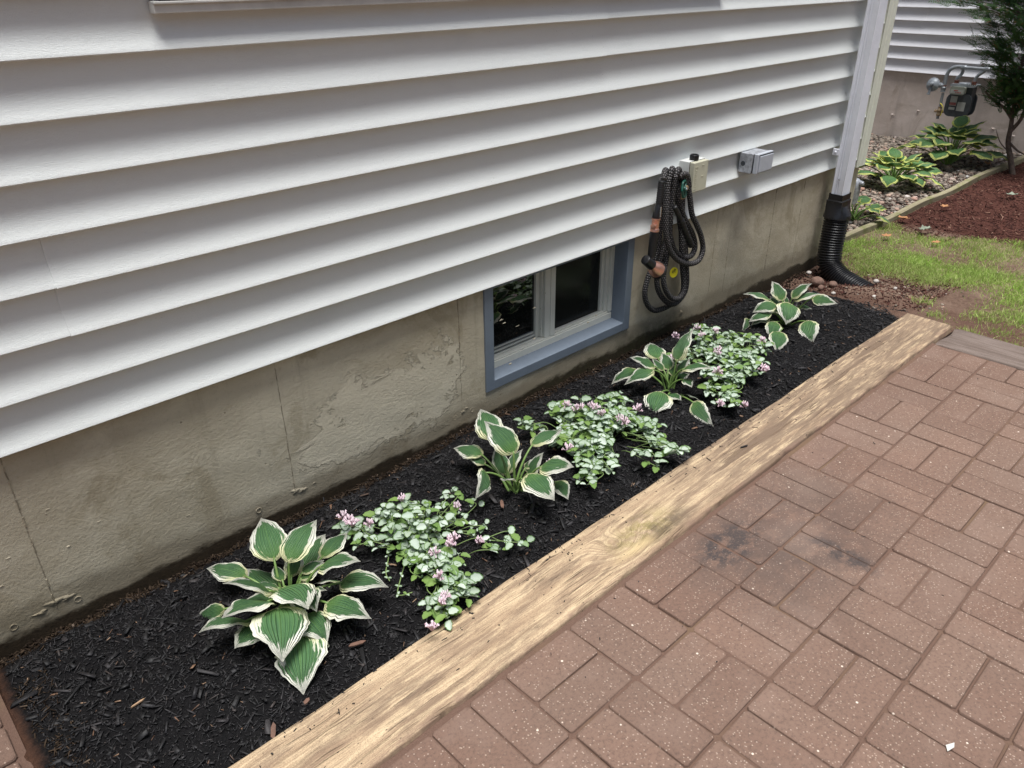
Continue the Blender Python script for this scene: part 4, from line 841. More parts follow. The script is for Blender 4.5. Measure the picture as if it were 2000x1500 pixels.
for k in range(4): mb.box((7.8222, 2.475+k*.012, .346), (7.8234, 2.482+k*.012, .354))
mb.box((7.8222, 2.50, .362), (7.8234, 2.535, .368)); mb.build('digits', REDL, GM)
mb = MB(); mb.box((7.8575, 2.50, .235), (7.8598, 2.555, .315)); mb.box((7.8575, 2.505, .20), (7.8598, 2.555, .222)); mb.box((7.8575, 2.425, .195), (7.8598, 2.49, .27)); mb.build('sticker', STICK, GM)
mb = MB()
for k in range(6): mb.box((7.8555, 2.503+k*.009, .240), (7.8573, 2.509+k*.009, .262))
mb.build('red_print', REDL, GM)
def pipe(name, pts, r_, mat=METAL, par=GM, n=14): mb = MB(); mb.tube(smooth_path(pts, 6), r_, n); return mb.build(name, mat, par, smooth=True, angle=60)
pipe('pipe', [(X, 2.565, .41), (X, 2.568, .45), (X, 2.54, .49), (X, 2.535, .53)], .014)
pipe('pipe', [(X, 2.66, .36), (X, 2.66, .46), (X, 2.645, .515), (X, 2.60, .545), (X, 2.53, .548)], .016)
pipe('pipe', [(X, 2.54, .545), (X, 2.34, .545)], .014); pipe('pipe', [(X, 2.42, .41), (X, 2.41, .48), (X, 2.36, .53)], .014)
pipe('pipe', [(X, 2.655, .32), (X, 2.652, .2), (X, 2.65, .10)], .012); pipe('pipe', [(X, 2.34, .545), (8.12, 2.33, .545)], .014)
for y, z, r_ in ((2.565, .425, .021), (2.42, .425, .021), (2.66, .375, .020)): mb = MB(); mb.lathe((X, y, z-.012), (0, 0, 1), [(0, r_), (.008, r_), (.010, r_*.8), (.015, r_*.8), (.017, r_), (.025, r_)], 8); mb.build('union_nut', RUST, GM)
for y, z in ((2.535, .545), (2.345, .545)): mb = MB(); mb.lathe((X, y+.02, z), (0, -1, 0), [(0, .02), (.01, .022), (.012, .018), (.03, .018), (.032, .022), (.042, .02)], 14); mb.lathe((X-.018, y, z), (-1, 0, 0), [(0, .016), (.008, .014), (.01, 0)], 12); mb.build('fitting', METAL, GM)
mb = MB(); mb.lathe((7.93, 2.755, .385), (-.75, .1, .1), [(-.03, .02), (-.018, .052), (-.004, .058), (0, .060), (.006, .060), (.008, .054), (.022, .040), (.03, .022), (.065, .019), (.067, .013), (.075, .013)], 26)
mb.lathe((7.90, 2.76, .37), (-.3, 0, -1), [(0, .012), (.06, .011), (.062, .016), (.07, .016)], 14); mb.build('regulator', METAL, GM, smooth=True, angle=35)
mb = MB(); mb.lathe((X, 2.70, .385), (0, -1, 0), [(0, .022), (.01, .024), (.014, .018), (.04, .018)], 14); mb.lathe((X, 2.66, .33), (0, 0, 1), [(0, .020), (.008, .022), (.01, .018), (.04, .022), (.045, .018)], 14); mb.build('tee', METAL, GM)
mb = MB(); mb.lathe((X, 2.65, .125), (0, 0, 1), [(0, .016), (.01, .022), (.03, .018), (.05, .024), (.07, .016), (.08, .018)], 8); mb.lathe((X, 2.69, .165), (0, -1, 0), [(0, .014), (.02, .010), (.06, .010), (.08, .013)], 8); mb.build('shutoff_valve', BRASS, GM)
pipe('wire_tag', [(X-.01, 2.655, .235), (X-.02, 2.63, .22), (X-.02, 2.615, .19), (X-.015, 2.625, .13)], .003, YEL)

# ================= HOSTAS
def hosta_leaf(par, C, B, T, ratio, seed, mat, stemmat, stem_r=.0034, wave=1.):
    rl = random.Random(seed); C, B, T = Vector(C), Vector(B), Vector(T); d0 = T-B; L = d0.length
    hw = max(ratio, .44)*L*rl.uniform(.52, .61)
    roll = (rl.uniform(-.25, .25) if ratio >= .40 else (1 if rl.random() < .5 else -1)*math.acos(min(1, ratio/.52))*.8)
    nU, nV = 12, 20; up0 = Vector((0, 0, 1)); outd = Vector((B.x-C.x, B.y-C.y, 0)); 
    if outd.length > 1e-4: outd.normalize()
    up0 = (up0-outd*.35).normalized()
    dd = d0.normalized(); n_ = (up0-dd*up0.dot(dd))
    if n_.length < .15: n_ = -outd-dd*(-outd).dot(dd)
    n_.normalize(); arch = L*rl.uniform(.07, .14)
    n_ = Matrix.Rotation(roll, 3, dd) @ n_
    ph = rl.uniform(0, 6.28); droop = rl.uniform(.02, .07)*L; tw = rl.uniform(-.3, .3); V = []; A = []; fold = rl.uniform(.10, .24); nick = rl.choice((0, 0, .12, .2)); nv_ = rl.uniform(.3, .9); nside = rl.random() < .5
    side = dd.cross(n_).normalized()
    for j in range(nV+1):
        v = j/nV
        c = B+d0*v+n_*(arch*4*v*(1-v)*.8)+n_*(-droop*max(0, v-.7)*2)+side*(L*.03*math.sin(v*3+ph))
        tang = (d0+n_*(arch*3.2*(1-2*v))).normalized(); nn_ = (n_-tang*n_.dot(tang)).normalized()
        nn_ = Matrix.Rotation(tw*v, 3, tang) @ nn_; sd_ = tang.cross(nn_).normalized()
        s0 = min(1, v/.06)
        sh = ((v+.006)**.60)*((1-v)**1.16)/.322 if v < 1 else 0
        sh = max(sh*(.35+.65*s0), .012)
        wv_ = [wave*.10*hw*math.sin(v*13+ph+(0 if sg > 0 else 2)) for sg in (-1, 1)]
        for k in range(nU+1):
            u_ = -1+2*k/nU; au = abs(u_)
            x_ = u_*hw*sh*(1-(nick*max(0, 1-abs(v-nv_)/.05) if au > .8 and (u_ > 0) == nside else 0)+.035*math.sin(v*37+ph*3)*au**3); zoff = fold*hw*sh*(au**1.2)-.30*hw*sh*au**3.2 + wv_[0 if u_ < 0 else 1]*au**2.5*min(1, sh*1.2)
            zoff += .010*hw*math.sin(u_*22)*sh
            back = -L*.03*(au**2)*max(0, 1-v*7)     # heart shaped base lobes
            V.append(c+sd_*x_+nn_*zoff+tang*back); A.append((u_, v, (1-au)*sh*(.9)+max(0, .0)))
    m = nU+1; F = [(j*m+k, j*m+k+1, (j+1)*m+k+1, (j+1)*m+k) for j in range(nV) for k in range(nU)]
    mb = MB(); mb.add(V, F, A); lf = mb.build('leaf', mat, par, smooth=True)
    # petiole
    P0 = C+Vector((rl.uniform(-.012, .012), rl.uniform(-.012, .012), -.01)); end = V[nU//2]+(V[m*2+nU//2]-V[nU//2])*.5
    hz = Vector((B.x-C.x, B.y-C.y, 0)); ctrl = P0+hz*.42+Vector((0, 0, max(.02, (B.z-C.z)*.85+.012)))
    pts = []
    for t in np.linspace(0, 1, 12):
        pts.append(P0*(1-t)**2+ctrl*2*t*(1-t)+end*t*t)
    mb = MB(); mb.tube(pts, [stem_r*(1.35-.65*t) for t in np.linspace(0, 1, 12)], 8); mb.build('stem', stemmat, lf, smooth=True)
HLAB = {'h1': 'largest hosta, green leaves with cream margins, nearest the camera in black mulch',
        'h2': 'cream edged hosta with bare stems showing, between the two nearest pink flowering nettles',
        'h3': 'cream edged hosta below the basement window, touching the farthest pink flowering nettle',
        'h4': 'cream edged hosta at the far end of the mulch bed, nearest the black drain pipe'}
for hk, (C, LV) in HOSTAS.items():
    h = thing('hosta', HLAB[hk], 'plant', tuple(C), 'white edged hostas in the mulch bed')
    for i, q in enumerate(LV): hosta_leaf(h, C, q[:3], q[3:6], q[6], i*7+int(hk[1])*100, HL, STEM)
    rl = random.Random(int(hk[1]))
    for i in range(4 if hk != 'h1' else 8):      # low inner leaves
        a_ = rl.uniform(0, 6.28); r1 = rl.uniform(.02, .05); r2_ = r1+rl.uniform(.05, .08)
        hosta_leaf(h, C, (C[0]+r1*math.cos(a_), C[1]+r1*math.sin(a_), C[2]+rl.uniform(.05, .10)), (C[0]+r2_*math.cos(a_), C[1]+r2_*math.sin(a_), C[2]+rl.uniform(.06, .13)), .5, 900+i+int(hk[1])*31, HL, STEM)
def ring_hosta(lab, cx, cy, R1, Hh, nl, seed, a_lim=None):
    z = float(gz(np.array(cx), np.array(cy))); h = thing('hosta', lab, 'plant', (cx, cy, z), 'yellow edged hostas in the gravel strip'); rl = random.Random(seed)
    for i in range(nl):
        tier = i/nl; a_ = i*2.4+rl.uniform(-.25, .25); el = tier
        rb = R1*(.58-.46*tier)*rl.uniform(.85, 1.1); L_ = R1*rl.uniform(.44, .56)*(1-.42*tier*tier); zb = z+Hh*(.50+.5*tier)*rl.uniform(.85, 1.05)
        zt = zb+L_*(-.30+.75*tier+rl.uniform(-.12, .12)); rt = rb+L_*.85
        hosta_leaf(h, (cx, cy, z), (cx+rb*math.cos(a_), cy+rb*math.sin(a_), zb), (cx+rt*math.cos(a_), cy+rt*math.sin(a_), max(zt, z+.02)), rl.uniform(.68, .85), seed*50+i, HLG, STEM, .0045)
ring_hosta('large yellow edged hosta in gravel in front of the gas meter', 7.15, 2.22, .46, .30, 36, 3)
ring_hosta('middle yellow edged hosta in the gravel strip, left of the gas meter', 6.10, 2.24, .40, .19, 32, 5)
ring_hosta('small yellow edged hosta half hidden right behind the downspout', 4.98, 2.02, .26, .13, 15, 8)

# ================= PINK FLOWERING NETTLES
def lam_leaf(mb, P, dirv, nrm, L_, w_, rl):
    side = dirv.cross(nrm).normalized(); nu, nv = 4, 6; V = []; A = []; c0 = rl.uniform(.1, .35)
    for j in range(nv+1):
        v = j/nv; sh = (v+.02)**.45*(1-v)**.62/.62 if v < 1 else .02
        ser = 1+.10*(1 if j % 2 else -1)*(0 if j in (0, nv) else 1)
        for k in range(nu+1):
            u_ = -1+2*k/nu; au = abs(u_)
            V.append(P+dirv*(L_*v*(1-.06*(1-au)))+side*(u_*w_*.5*sh*ser)+nrm*(w_*.22*sh*au*au-c0*L_*v*v+.0)); A.append((u_, v, (1-au)*sh))
    m = nu+1; mb.add(V, [(j*m+k, j*m+k+1, (j+1)*m+k+1, (j+1)*m+k) for j in range(nv) for k in range(nu)], A)
LLAB = {'l1': 'sprawling pink flowering dead nettle with long trailing stems, nearest the camera',
        'l2': 'silver leaved dead nettle with pink flowers, middle clump, below the window corner',
        'l3': 'dense mound of silver leaved dead nettle with pink flowers, farthest clump'}
for lk, (pts, fls, ctr) in LAM.items():
    rl = random.Random(ord(lk[1])); lt = thing('dead_nettle', LLAB[lk], 'plant', (ctr[0], ctr[1], -.01), 'pink flowering dead nettles in the mulch bed')
    fo = MB(); st = MB(); cx, cy = ctr
    dmax = max(math.hypot(x-cx, y-cy) for x, y in pts)
    for x, y in pts:
        d = math.hypot(x-cx, y-cy); hgt = .075-.035*d/dmax
        sprig = lk == 'l1' and x > 1.0
        nb = {'l1': 4, 'l2': 4, 'l3': 4}[lk] if not sprig else 2
        if sprig: hgt = .03
        for b in range(nb):
            tx = x+rl.gauss(0, .019); ty = y+rl.gauss(0, .017); tz = hgt*rl.uniform(.55, 1.25)
            sx, sy = cx+(tx-cx)*rl.uniform(.35, .8), cy+(ty-cy)*rl.uniform(.35, .8)
            a = Vector((sx, sy, rl.uniform(.0, .03))); mid = Vector(((sx+tx)/2+rl.gauss(0, .02), (sy+ty)/2+rl.gauss(0, .02), tz*.6+.015)); e = Vector((tx, ty, tz))
            path = smooth_path([a, mid, e], 5); st.tube(path, [.0013]*len(path), 5)
            dirn = (e-mid).normalized(); az = rl.uniform(0, 6.28)
            for lv, (back, sz) in enumerate(((.0, 1.), (.016, 1.1), (.034, .9))):
                Pn = e-dirn*back; az += 1.57+rl.uniform(-.3, .3)
                for sg in (0, math.pi):
                    if rl.random() < .10: continue
                    if lv == 2 and rl.random() < .4: continue
                    hd_ = Vector((math.cos(az+sg), math.sin(az+sg), rl.uniform(-.15, .45))).normalized()
                    up = Vector((rl.gauss(0, .25), rl.gauss(0, .25)-.15, 1)); nr = (up-hd_*up.dot(hd_)).normalized()
                    L_ = rl.uniform(.017, .034)*sz*(1 if not sprig else .85); pet = hd_*.006
                    lam_leaf(fo, Pn+pet, hd_, nr, L_, L_*rl.uniform(.8, 1.0), rl)
            for t in range(3):   # small tip leaves
                hd_ = Vector((rl.gauss(0, 1), rl.gauss(0, 1), 1.1)).normalized(); nr = hd_.orthogonal().normalized(); lam_leaf(fo, e, hd_, nr, .009, .007, rl)
    if lk == 'l1':       # long bare runners
        for P3 in ([(.93, 1.33, .03), (.98, 1.32, .035), (1.03, 1.28, .02), (1.06, 1.22, .015), (1.10, 1.16, .02)], [(.93, 1.33, .03), (1.0, 1.36, .03), (1.06, 1.36, .02), (1.10, 1.40, .02)], [(.86, 1.37, .03), (.83, 1.33, .02), (.80, 1.30, .012), (.79, 1.27, .01)], [(.86, 1.29, .03), (.81, 1.25, .02), (.775, 1.215, .012), (.80, 1.19, .02)]):
            p_ = smooth_path(P3, 7); st.tube(p_, [.0015]*len(p_), 6)
            for q in p_[6::4]:
                for sg in (0, 3.14): hd_ = Vector((math.cos(q[0]*90+sg), math.sin(q[0]*90+sg), .4)).normalized(); lam_leaf(fo, Vector(q), hd_, Vector((0, 0, 1)), .011, .009, rl)
    fo.build('foliage', LAML, lt, smooth=True); st.build('stems', LAMS, lt, smooth=True)
    for x, y in fls:
        d = math.hypot(x-cx, y-cy); zc = (.092-.04*d/dmax) if not (lk == 'l1' and x > 1.0) else .035
        fb = MB(); C_ = Vector((x, y, zc)); nfl = rl.randint(9, 15); big = rl.uniform(.8, 1.15)
        for i in range(nfl):
            a_ = i*2.4; el = rl.uniform(.0, 1.3); dv = Vector((math.cos(a_)*math.cos(el), math.sin(a_)*math.cos(el), math.sin(el)+.2)).normalized()
            s_ = C_+dv*.003+Vector((0, 0, -.006+.009*i/nfl)); e_ = s_+dv*.010*big+Vector((0, 0, .003))
            hood = e_+dv*.003+Vector((0, 0, .0045*big)); lip = e_+dv*.006*big-Vector((0, 0, .002))
            fb.tube([s_, e_, hood], [.0009, .0020*big, .0012], 6); fb.tube([e_, lip], [.0016, .0024*big], 5)
        fb.build('flower', PINK, lt, smooth=True)

# ================= RED MULCH, GRAVEL, GRASS
def red_s(N):
    x = rng.uniform(4.9, 9, N)**1; y = rng.uniform(.2, 1.835, N); ed = 5.10+.12*np.sin(y*7)+.2*(1.2-y).clip(0, 2)
    near = rng.uniform(0, 1, N) < (1.35-(x-5)*.25)
    k = (x > ed-.1*rng.uniform(0, 1, N)) & near & (x < 8.1); return np.stack([x, y], -1)[k]
chips('red_mulch', 17000, red_s, gz, .020, .006, .003, REDM, .35)
def soil_s(N):
    x = rng.normal(3.85, .22, N); y = rng.uniform(1.08, 1.76, N); k = (x > 3.44+(1.6-y)*.3) & (x < 4.3); return np.stack([x, y], -1)[k]
chips('soil_debris', 2600, soil_s, gz, .010, .005, .003, REDM, .4)
def stones(name, N, samp, zf, smin, smax, mat):
    P = samp(N); N = len(P); ph = (1+5**.5)/2
    ic = np.array([(-1,ph,0),(1,ph,0),(-1,-ph,0),(1,-ph,0),(0,-1,ph),(0,1,ph),(0,-1,-ph),(0,1,-ph),(ph,0,-1),(ph,0,1),(-ph,0,-1),(-ph,0,1)])/1.9
    fc = np.array([(0,11,5),(0,5,1),(0,1,7),(0,7,10),(0,10,11),(1,5,9),(5,11,4),(11,10,2),(10,7,6),(7,1,8),(3,9,4),(3,4,2),(3,2,6),(3,6,8),(3,8,9),(4,9,5),(2,4,11),(6,2,10),(8,6,7),(9,8,1)])
    s = rng.uniform(smin, smax, N)*rng.uniform(.6, 1.2, N); sc3 = np.stack([s, s*rng.uniform(.6, 1, N), s*rng.uniform(.35, .7, N)], -1)
    V = ic[None]*sc3[:, None]*rng.uniform(.8, 1.2, (N, 12, 1)); a = rng.uniform(0, 6.28, N); c, s_ = np.cos(a)[:, None], np.sin(a)[:, None]
    V = np.stack([V[..., 0]*c-V[..., 1]*s_, V[..., 0]*s_+V[..., 1]*c, V[..., 2]], -1)
    V += np.stack([P[:, 0], P[:, 1], zf(P[:, 0], P[:, 1])+s*.35], -1)[:, None]
    F = (fc[None]+12*np.arange(N)[:, None, None]).reshape(-1, 3)
    o = link(npmesh(name, V.reshape(-1, 3), F), name, mat, smooth=True); return tag(o, kind='stuff')
def grav_s(N):
    x = rng.uniform(4.33, 8.1, N); y = 1.89+rng.gamma(1.5, .75, N); k = y < 5; return np.stack([x, y], -1)[k]
stones('gravel', 15000, grav_s, gz, .010, .024, STONE)
stones('soil_pebbles', 150, lambda N: np.stack([rng.normal(3.85, .3, N).clip(3.45, 4.6), rng.uniform(1.0, 1.75, N)], -1), gz, .003, .009, STONE)
chips('gravel_litter', 2600, lambda N: np.stack([rng.uniform(4.35, 8.0, N), 1.89+rng.gamma(1.2, .4, N).clip(0, 2)], -1), lambda X, Y: gz(X, Y)+.012, .016, .006, .002, REDM, .3)
def grass(name, N, samp, hmin, hmax, wid):
    P = samp(N); N = len(P); h = rng.uniform(hmin, hmax, N)*P[:, 2]; a = rng.uniform(0, 6.28, N); lean = rng.gamma(2, .28, N); la = rng.uniform(0, 6.28, N)
    base = np.stack([P[:, 0], P[:, 1], gz(P[:, 0], P[:, 1])-.004], -1); sd_ = np.stack([np.cos(a), np.sin(a), 0*a], -1)*(wid*rng.uniform(.6, 1.3, N))[:, None]
    ld = np.stack([np.cos(la)*lean, np.sin(la)*lean, 0*a], -1)
    rows = []; A = []
    for t, wd in ((0, 1.), (.4, .85), (.75, .55), (1., .06)):
        c = base+np.stack([0*h, 0*h, h*(t-.25*t*t*np.minimum(lean, 1.5))], -1)+ld*(h*t*t)[:, None]
        rows += [c-sd_*wd, c+sd_*wd]; A += [(0, t, 0), (1, t, 0)]
    V = np.stack(rows, 1).reshape(-1, 3); q = np.array([(0,1,3,2),(2,3,5,4),(4,5,7,6)]); F = (q[None]+8*np.arange(N)[:, None, None]).reshape(-1, 4)
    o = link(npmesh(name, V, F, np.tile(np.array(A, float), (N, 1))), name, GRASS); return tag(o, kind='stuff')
def dens(x, y):
    d = np.ones_like(x)
    ed = 3.98+.9*np.clip((1.62-y)/1.2, -.3, 0)*0+.07*np.sin(y*9)+.05*np.sin(y*23)     # soil edge on the near side
    near = np.clip((x-np.where(y > .95, 3.96, 3.68)-.05*np.sin(y*19))/.18, 0, 1)
    d *= near; bare = np.exp(-(((x-3.98)/.26)**2+((y-1.02)/.20)**2)**1.5); d *= 1-.95*bare
    d *= 1-.6*np.exp(-((x-4.75)**2/.02+(y-.98)**2/.01)); d *= 1-.5*np.exp(-((x-4.7)**2/.01+(y-1.45)**2/.006))
    red = np.clip((5.18+.12*np.sin(y*7)+.2*np.clip(1.2-y, 0, 2)-x)/.14, 0, 1); d *= red
    return np.where(y > 1.835, 0, d)
def gs(N):
    x = rng.uniform(3.43, 5.4, N); y = rng.uniform(-.2, 1.84, N); x = np.where(rng.uniform(0, 1, N) < .35, 3.43+(x-3.43)*.6, x); d = dens(x, y); n1 = .55+.45*np.sin(x*9+2*np.sin(y*7))*np.sin(y*11+np.sin(x*8))
    k = rng.uniform(0, 1, N) < d*(.45+.55*n1.clip(0, 1)); return np.stack([x, y, (.55+.45*n1.clip(0, 1))*(.55+.45*d)], -1)[k]
grass('lawn_grass', 150000, gs, .016, .040, .0012)
def gs2(N):
    t = rng.integers(0, 9, N); C_ = np.array([(3.50, .83), (3.46, .93), (3.47, .66), (3.56, .60), (3.5, .45), (3.62, .74), (3.55, .30), (3.75, 1.12), (3.60, 1.0)])[t]; s = np.array([.028, .012, .03, .04, .05, .04, .06, .03, .03])[t]
    x = C_[:, 0]+rng.normal(0, 1, N)*s; y = C_[:, 1]+rng.normal(0, 1, N)*s; k = (x > 3.425); return np.stack([x, y, np.full(N, 1.)], -1)[k]
grass('grass_tufts', 1100, gs2, .012, .036, .0011)
def gs3(N):
    x = rng.uniform(3.5, 14, N); y = rng.uniform(-9, -.2, N); return np.stack([x, y, np.full(N, 1.3)], -1)
grass('far_lawn_grass', 22000, gs3, .03, .06, .0035)
grid_lawn = None
# ================= SMALL THINGS
def pebble(x, y, z, r_, mat, lab, seed, name='pebble', cat='pebble', grp=None):
    rl = random.Random(seed); mb = MB(); n = 12; m = 8; V = []; kx, ky, kz = rl.uniform(.8, 1.3), rl.uniform(.7, 1.), rl.uniform(.55, .8)
    for j in range(m+1):
        th = math.pi*j/m
        for k in range(n):
            a_ = 2*math.pi*k/n; q = 1+.10*math.sin(a_*2+seed)+.08*math.sin(a_*3+th*4+seed)
            V.append((x+r_*kx*q*math.sin(th)*math.cos(a_), y+r_*ky*q*math.sin(th)*math.sin(a_), z+r_*kz*math.cos(th)))
    mb.add(V, [(j*n+(k+1) % n, j*n+k, (j+1)*n+k, (j+1)*n+(k+1) % n) for j in range(m) for k in range(n)])
    o = mb.build(name, mat, smooth=True); tag(o, lab, cat, grp)
zg = lambda x, y: float(gz(np.array(x), np.array(y)))
pebble(3.84, 1.285, zg(3.84, 1.285)+.006, .012, PEB, 'round pale pebble on bare soil, farthest right of the loose pebbles', 1, grp='pale pebbles near the drain pipe')
pebble(3.64, 1.305, zg(3.64, 1.305)+.004, .009, PEB, 'small pale pebble in the soil closest to the timber end', 2, grp='pale pebbles near the drain pipe')
pebble(3.53, 1.455, zg(3.53, 1.455)+.008, .012, PEB, 'flat pale pebble beside the far hosta leaf tip', 3, grp='pale pebbles near the drain pipe')
pebble(3.90, 1.405, zg(3.90, 1.405)+.018, .017, PEB, 'white stone lying at the buried end of the drain pipe', 4, 'stone', 'stone')
pebble(3.69, 1.615, zg(3.69, 1.6)+.025, .034, PEBB, 'largest round brown stone between the wall and the drain pipe', 5, 'stone', 'stone')
pebble(3.72, 1.545, zg(3.72, 1.55)+.018, .022, PEBB, 'smaller brown stone against the foot of the drain pipe', 6, 'stone', 'stone')
pebble(3.62, 1.560, zg(3.62, 1.56)+.016, .020, PEBB, 'reddish brown stone just behind the far hosta', 7, 'stone', 'stone')
pebble(3.80, 1.715, zg(3.8, 1.71)+.03, .015, PEB, 'pale pebble wedged between the foundation and the drain pipe', 8)
def dry_leaf(x, y, z, s, lab, seed, mat=DEADL, name='fallen_leaf'):
    rl = random.Random(seed); a0 = rl.uniform(0, 6.28); mb = MB(); n = 22; V = [(x, y, z+s*.05)]
    cu = rl.uniform(.2, .5)
    for k in range(n):
        a_ = 2*math.pi*k/n; r_ = s*(.55+.45*abs(math.sin(a_*2.5+.3)))*(1. if k % 2 else .8); px_, py_ = r_*math.cos(a_), r_*.6*math.sin(a_)
        V.append((x+px_*math.cos(a0)-py_*math.sin(a0), y+px_*math.sin(a0)+py_*math.cos(a0), z+cu*abs(py_)+.15*abs(px_)+rl.uniform(0, .15)*s))
    mb.add(V, [(0, k, k+1) for k in range(1, n)]+[(0, n, 1)]); o = mb.build(name, mat)
    so_ = o.modifiers.new('thickness', 'SOLIDIFY'); so_.thickness = .0006; tag(o, lab, 'leaf')
GREYL = flat('grey green dry leaf', (.22, .25, .19), .8, nz=.3)
for i, (x, y, s, lab, mt) in enumerate([(5.185, 1.79, .045, 'orange oak leaf on the red mulch beside the edging board', DEADL), (5.62, 1.70, .045, 'dry leaf with pale tips on red mulch, farther along the edging', DEADL),
        (4.80, 1.45, .035, 'curled brown leaf in the middle of the lawn', DEADL), (4.72, 1.70, .04, 'crumpled brown leaf in the grass near the edging board', DEADL), (5.03, 1.60, .06, 'grey green leaf in the grass near the red mulch', GREYL),
        (6.33, 1.50, .055, 'grey green leaf lying flat on the red mulch', GREYL), (4.95, 2.05, .04, 'pale orange leaf in the gravel near the small hosta', DEADL), (7.3, 1.97, .05, 'pinkish leaf in the gravel below the largest far hosta', DEADL), (4.62, 1.93, .04, 'brown leaf on gravel right by the edging board end', DEADL)]):
    dry_leaf(x, y, zg(x, y)+.028, s, lab, 60+i, mt)
def shard(x, y, z, L_, a_, lab, mat, name='wood_chip', wd=.006):
    c_, s_ = math.cos(a_), math.sin(a_); mb = MB(); P = [(-.5, -.3), (-.2, -.5), (.3, -.45), (.5, .1), (.2, .5), (-.35, .4)]
    V = [(x+L_*u_*c_-wd*v_*s_, y+L_*u_*s_+wd*v_*c_, z+zz+.1*L_*u_) for zz in (0, .003) for u_, v_ in P]; n = 6
    mb.add(V, [tuple(range(5, -1, -1)), tuple(range(6, 12))]+[(k, (k+1) % 6, 6+(k+1) % 6, 6+k) for k in range(6)]); tag(mb.build(name, mat), lab, 'wood chip')
OR = flat('fresh wood', (.15, .08, .055), .8, nz=.4, nscale=80); TAN = flat('tan wood', (.42, .27, .16), .8, nz=.3)
shard(.37, 1.085, .004, .038, 1.0, 'reddish wood chip in the mulch near the timber, bottom left', OR, wd=.010)
shard(.62, 1.16, .004, .040, -.5, 'brown split wood chip right of the nearest hosta tips', OR, wd=.010)
shard(1.20, 1.30, .012, .035, .9, 'brown chip standing in the mulch left of the bare stemmed hosta', OR, wd=.010)
shard(.20, 1.34, .006, .030, .0, 'thin tan splinter near the left end of the mulch bed', TAN, wd=.004)
shard(.455, 1.10, .006, .016, .2, 'small orange chip in the mulch close to the timber', OR, wd=.009)
shard(1.95, .985, .0125, .030, -.4, 'black twig lying on the far half of the tan timber', MULCH, wd=.005)
mb = MB(); V = [(1.304-.014, .132, .004), (1.304, .132-.006, .009), (1.304+.015, .130, .005), (1.304, .140, .002)]; mb.add(V+[(a, b, c+.001) for a, b, c in V], [(0, 1, 2, 3), (7, 6, 5, 4), (0, 4, 5, 1), (1, 5, 6, 2), (2, 6, 7, 3), (3, 7, 4, 0)])
tag(mb.build('paint_chip', WHITE), 'tiny white flake lying on the brick paving', 'scrap')
# ================= TREE
TR = thing('arborvitae', 'thin multi stemmed evergreen standing beside the gas meter', 'tree', (7.2, 1.72, -.1))
tr = MB(); spr = MB(); rl = random.Random(21)
def limb(pts, r0, r1, mbx=tr): p_ = smooth_path(pts, 5); mbx.tube(p_, [r0+(r1-r0)*i/(len(p_)-1) for i in range(len(p_))], 8)
limb([(7.2, 1.72, -.2), (7.2, 1.79, -.02), (7.2, 1.84, .10), (7.19, 1.85, .22), (7.2, 1.87, .34), (7.2, 1.90, .6), (7.2, 1.88, 1.2), (7.2, 1.85, 2.4)], .024, .008)
limb([(7.2, 1.85, .18), (7.2, 1.80, .28), (7.21, 1.79, .40), (7.22, 1.74, .7), (7.22, 1.7, 1.4)], .016, .006)
limb([(7.2, 1.83, .10), (7.2, 1.76, .05), (7.19, 1.70, .03)], .011, .005); limb([(7.19, 1.86, .28), (7.16, 1.93, .36), (7.14, 2.0, .40), (7.12, 2.08, .47)], .013, .006)
limb([(7.2, 1.80, .02), (7.15, 1.88, .10), (7.12, 1.93, .20)], .005, .002)
limb([(7.19, 1.86, .30), (7.18, 1.93, .42), (7.18, 1.95, .60)], .010, .004)
def spray(base, d, L_):
    d = d.normalized(); up = Vector((rl.gauss(0, .5), rl.gauss(0, .5), 1)); s_ = d.cross(up).normalized(); nr = s_.cross(d)
    for k in range(11):
        t = k/10; P = base+d*L_*t+nr*(-.25*L_*t*t)
        for sg in (-1, 1):
            l = L_*.36*(1-t*.8)*rl.uniform(.6, 1.2); dv = (d*.7+s_*sg*.75+nr*rl.uniform(-.2, .2)).normalized(); w_ = .0027; cr_ = dv.cross(nr).normalized()*w_
            e = P+dv*l-nr*l*.15; m1 = P+dv*l*.5
            spr.add([P-cr_*.6, P+cr_*.6, m1+cr_*1.3, e, m1-cr_*1.3], [(0, 1, 2, 3, 4)])
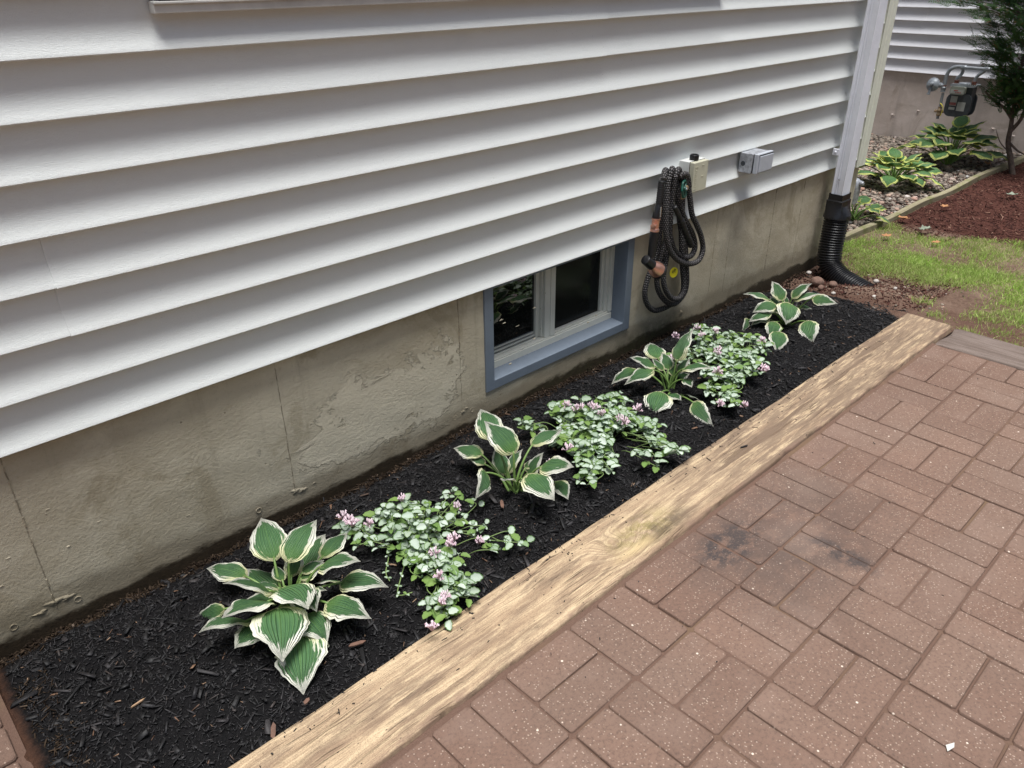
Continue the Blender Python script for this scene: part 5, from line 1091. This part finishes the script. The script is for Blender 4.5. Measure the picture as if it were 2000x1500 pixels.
for i in range(420):
    z = .36+rl.random()**.85*2.0; a_ = rl.uniform(0, 6.28)
    Rm = .58*min(1, (z-.18)/.80)*(1-.3*max(0, z-1.2))*rl.uniform(.35, 1.05)
    c0 = Vector((7.2, 1.86, z-.12)); e = Vector((7.2+Rm*math.cos(a_), 1.86+Rm*math.sin(a_), z+rl.uniform(-.03, .12)))
    if i % 2 == 0: limb([tuple(c0), tuple((c0+e)/2+Vector((0, 0, .03))), tuple(e)], .004, .0015)
    for k in range(10):
        t = rl.uniform(.40, 1.0); P = c0.lerp(e, t)+Vector((rl.gauss(0, .03), rl.gauss(0, .03), rl.gauss(0, .03))); dv = (e-c0).normalized()+Vector((rl.gauss(0, .5), rl.gauss(0, .5), rl.uniform(-.1, .5)))
        spray(P, dv, rl.uniform(.08, .15))
tr.build('trunk', BARK, TR, smooth=True); spr.build('crown', THUJA, TR)
# ================= TREES ACROSS THE YARD (behind the camera: they green the light on the wall)
def yard_tree(x, y, h, r_, lab, seed):
    rg = np.random.default_rng(seed); t = thing('yard_tree', lab, 'tree', (x, y, -.1), 'trees across the yard')
    mb = MB(); mb.tube([(x, y, -.2), (x+.1, y, h*.3), (x, y+.1, h*.6), (x, y, h*.9)], [.16, .12, .08, .02], 10)
    for k in range(10): a_ = k*2.4; zz = h*(.3+.05*k); mb.tube([(x, y, zz), (x+r_*.5*math.cos(a_), y+r_*.5*math.sin(a_), zz+.4), (x+r_*.85*math.cos(a_), y+r_*.85*math.sin(a_), zz+.7)], [.05, .03, .01], 6)
    mb.build('trunk', BARK, t, smooth=True)
    Nn = 9000; cl = rg.normal(0, 1, (60, 3)); cl /= np.linalg.norm(cl, axis=1)[:, None]; cl *= rg.uniform(.4, 1, (60, 1)); c = cl[rg.integers(0, 60, Nn)]+rg.normal(0, .17, (Nn, 3))
    c = c*np.array([r_, r_, h*.45])+np.array([x, y, h*.58]); c = c[c[:, 2] > .15]; Nn = len(c)
    a = rg.normal(0, 1, (Nn, 3)); a /= np.linalg.norm(a, axis=1)[:, None]; b = np.cross(a, rg.normal(0, 1, (Nn, 3))); b /= np.linalg.norm(b, axis=1)[:, None]; s = rg.uniform(.06, .12, (Nn, 1))
    V = np.stack([c-a*s, c+b*s*.5, c+a*s, c-b*s*.5], 1).reshape(-1, 3); F = np.arange(Nn*4).reshape(-1, 4)
    link(npmesh('crown', V, F), 'crown', TREEL, t)
yard_tree(-3.5, -7.5, 5.5, 2.6, 'broad leafy tree across the yard, left of the others', 1); yard_tree(1.5, -8.2, 6.2, 2.9, 'tallest leafy tree across the yard, in the middle', 2)
yard_tree(6.5, -7.4, 5.2, 2.7, 'leafy tree across the yard opposite the lawn', 3); yard_tree(12, -5.5, 5.8, 2.9, 'leafy tree across the yard, farthest to the right', 4)
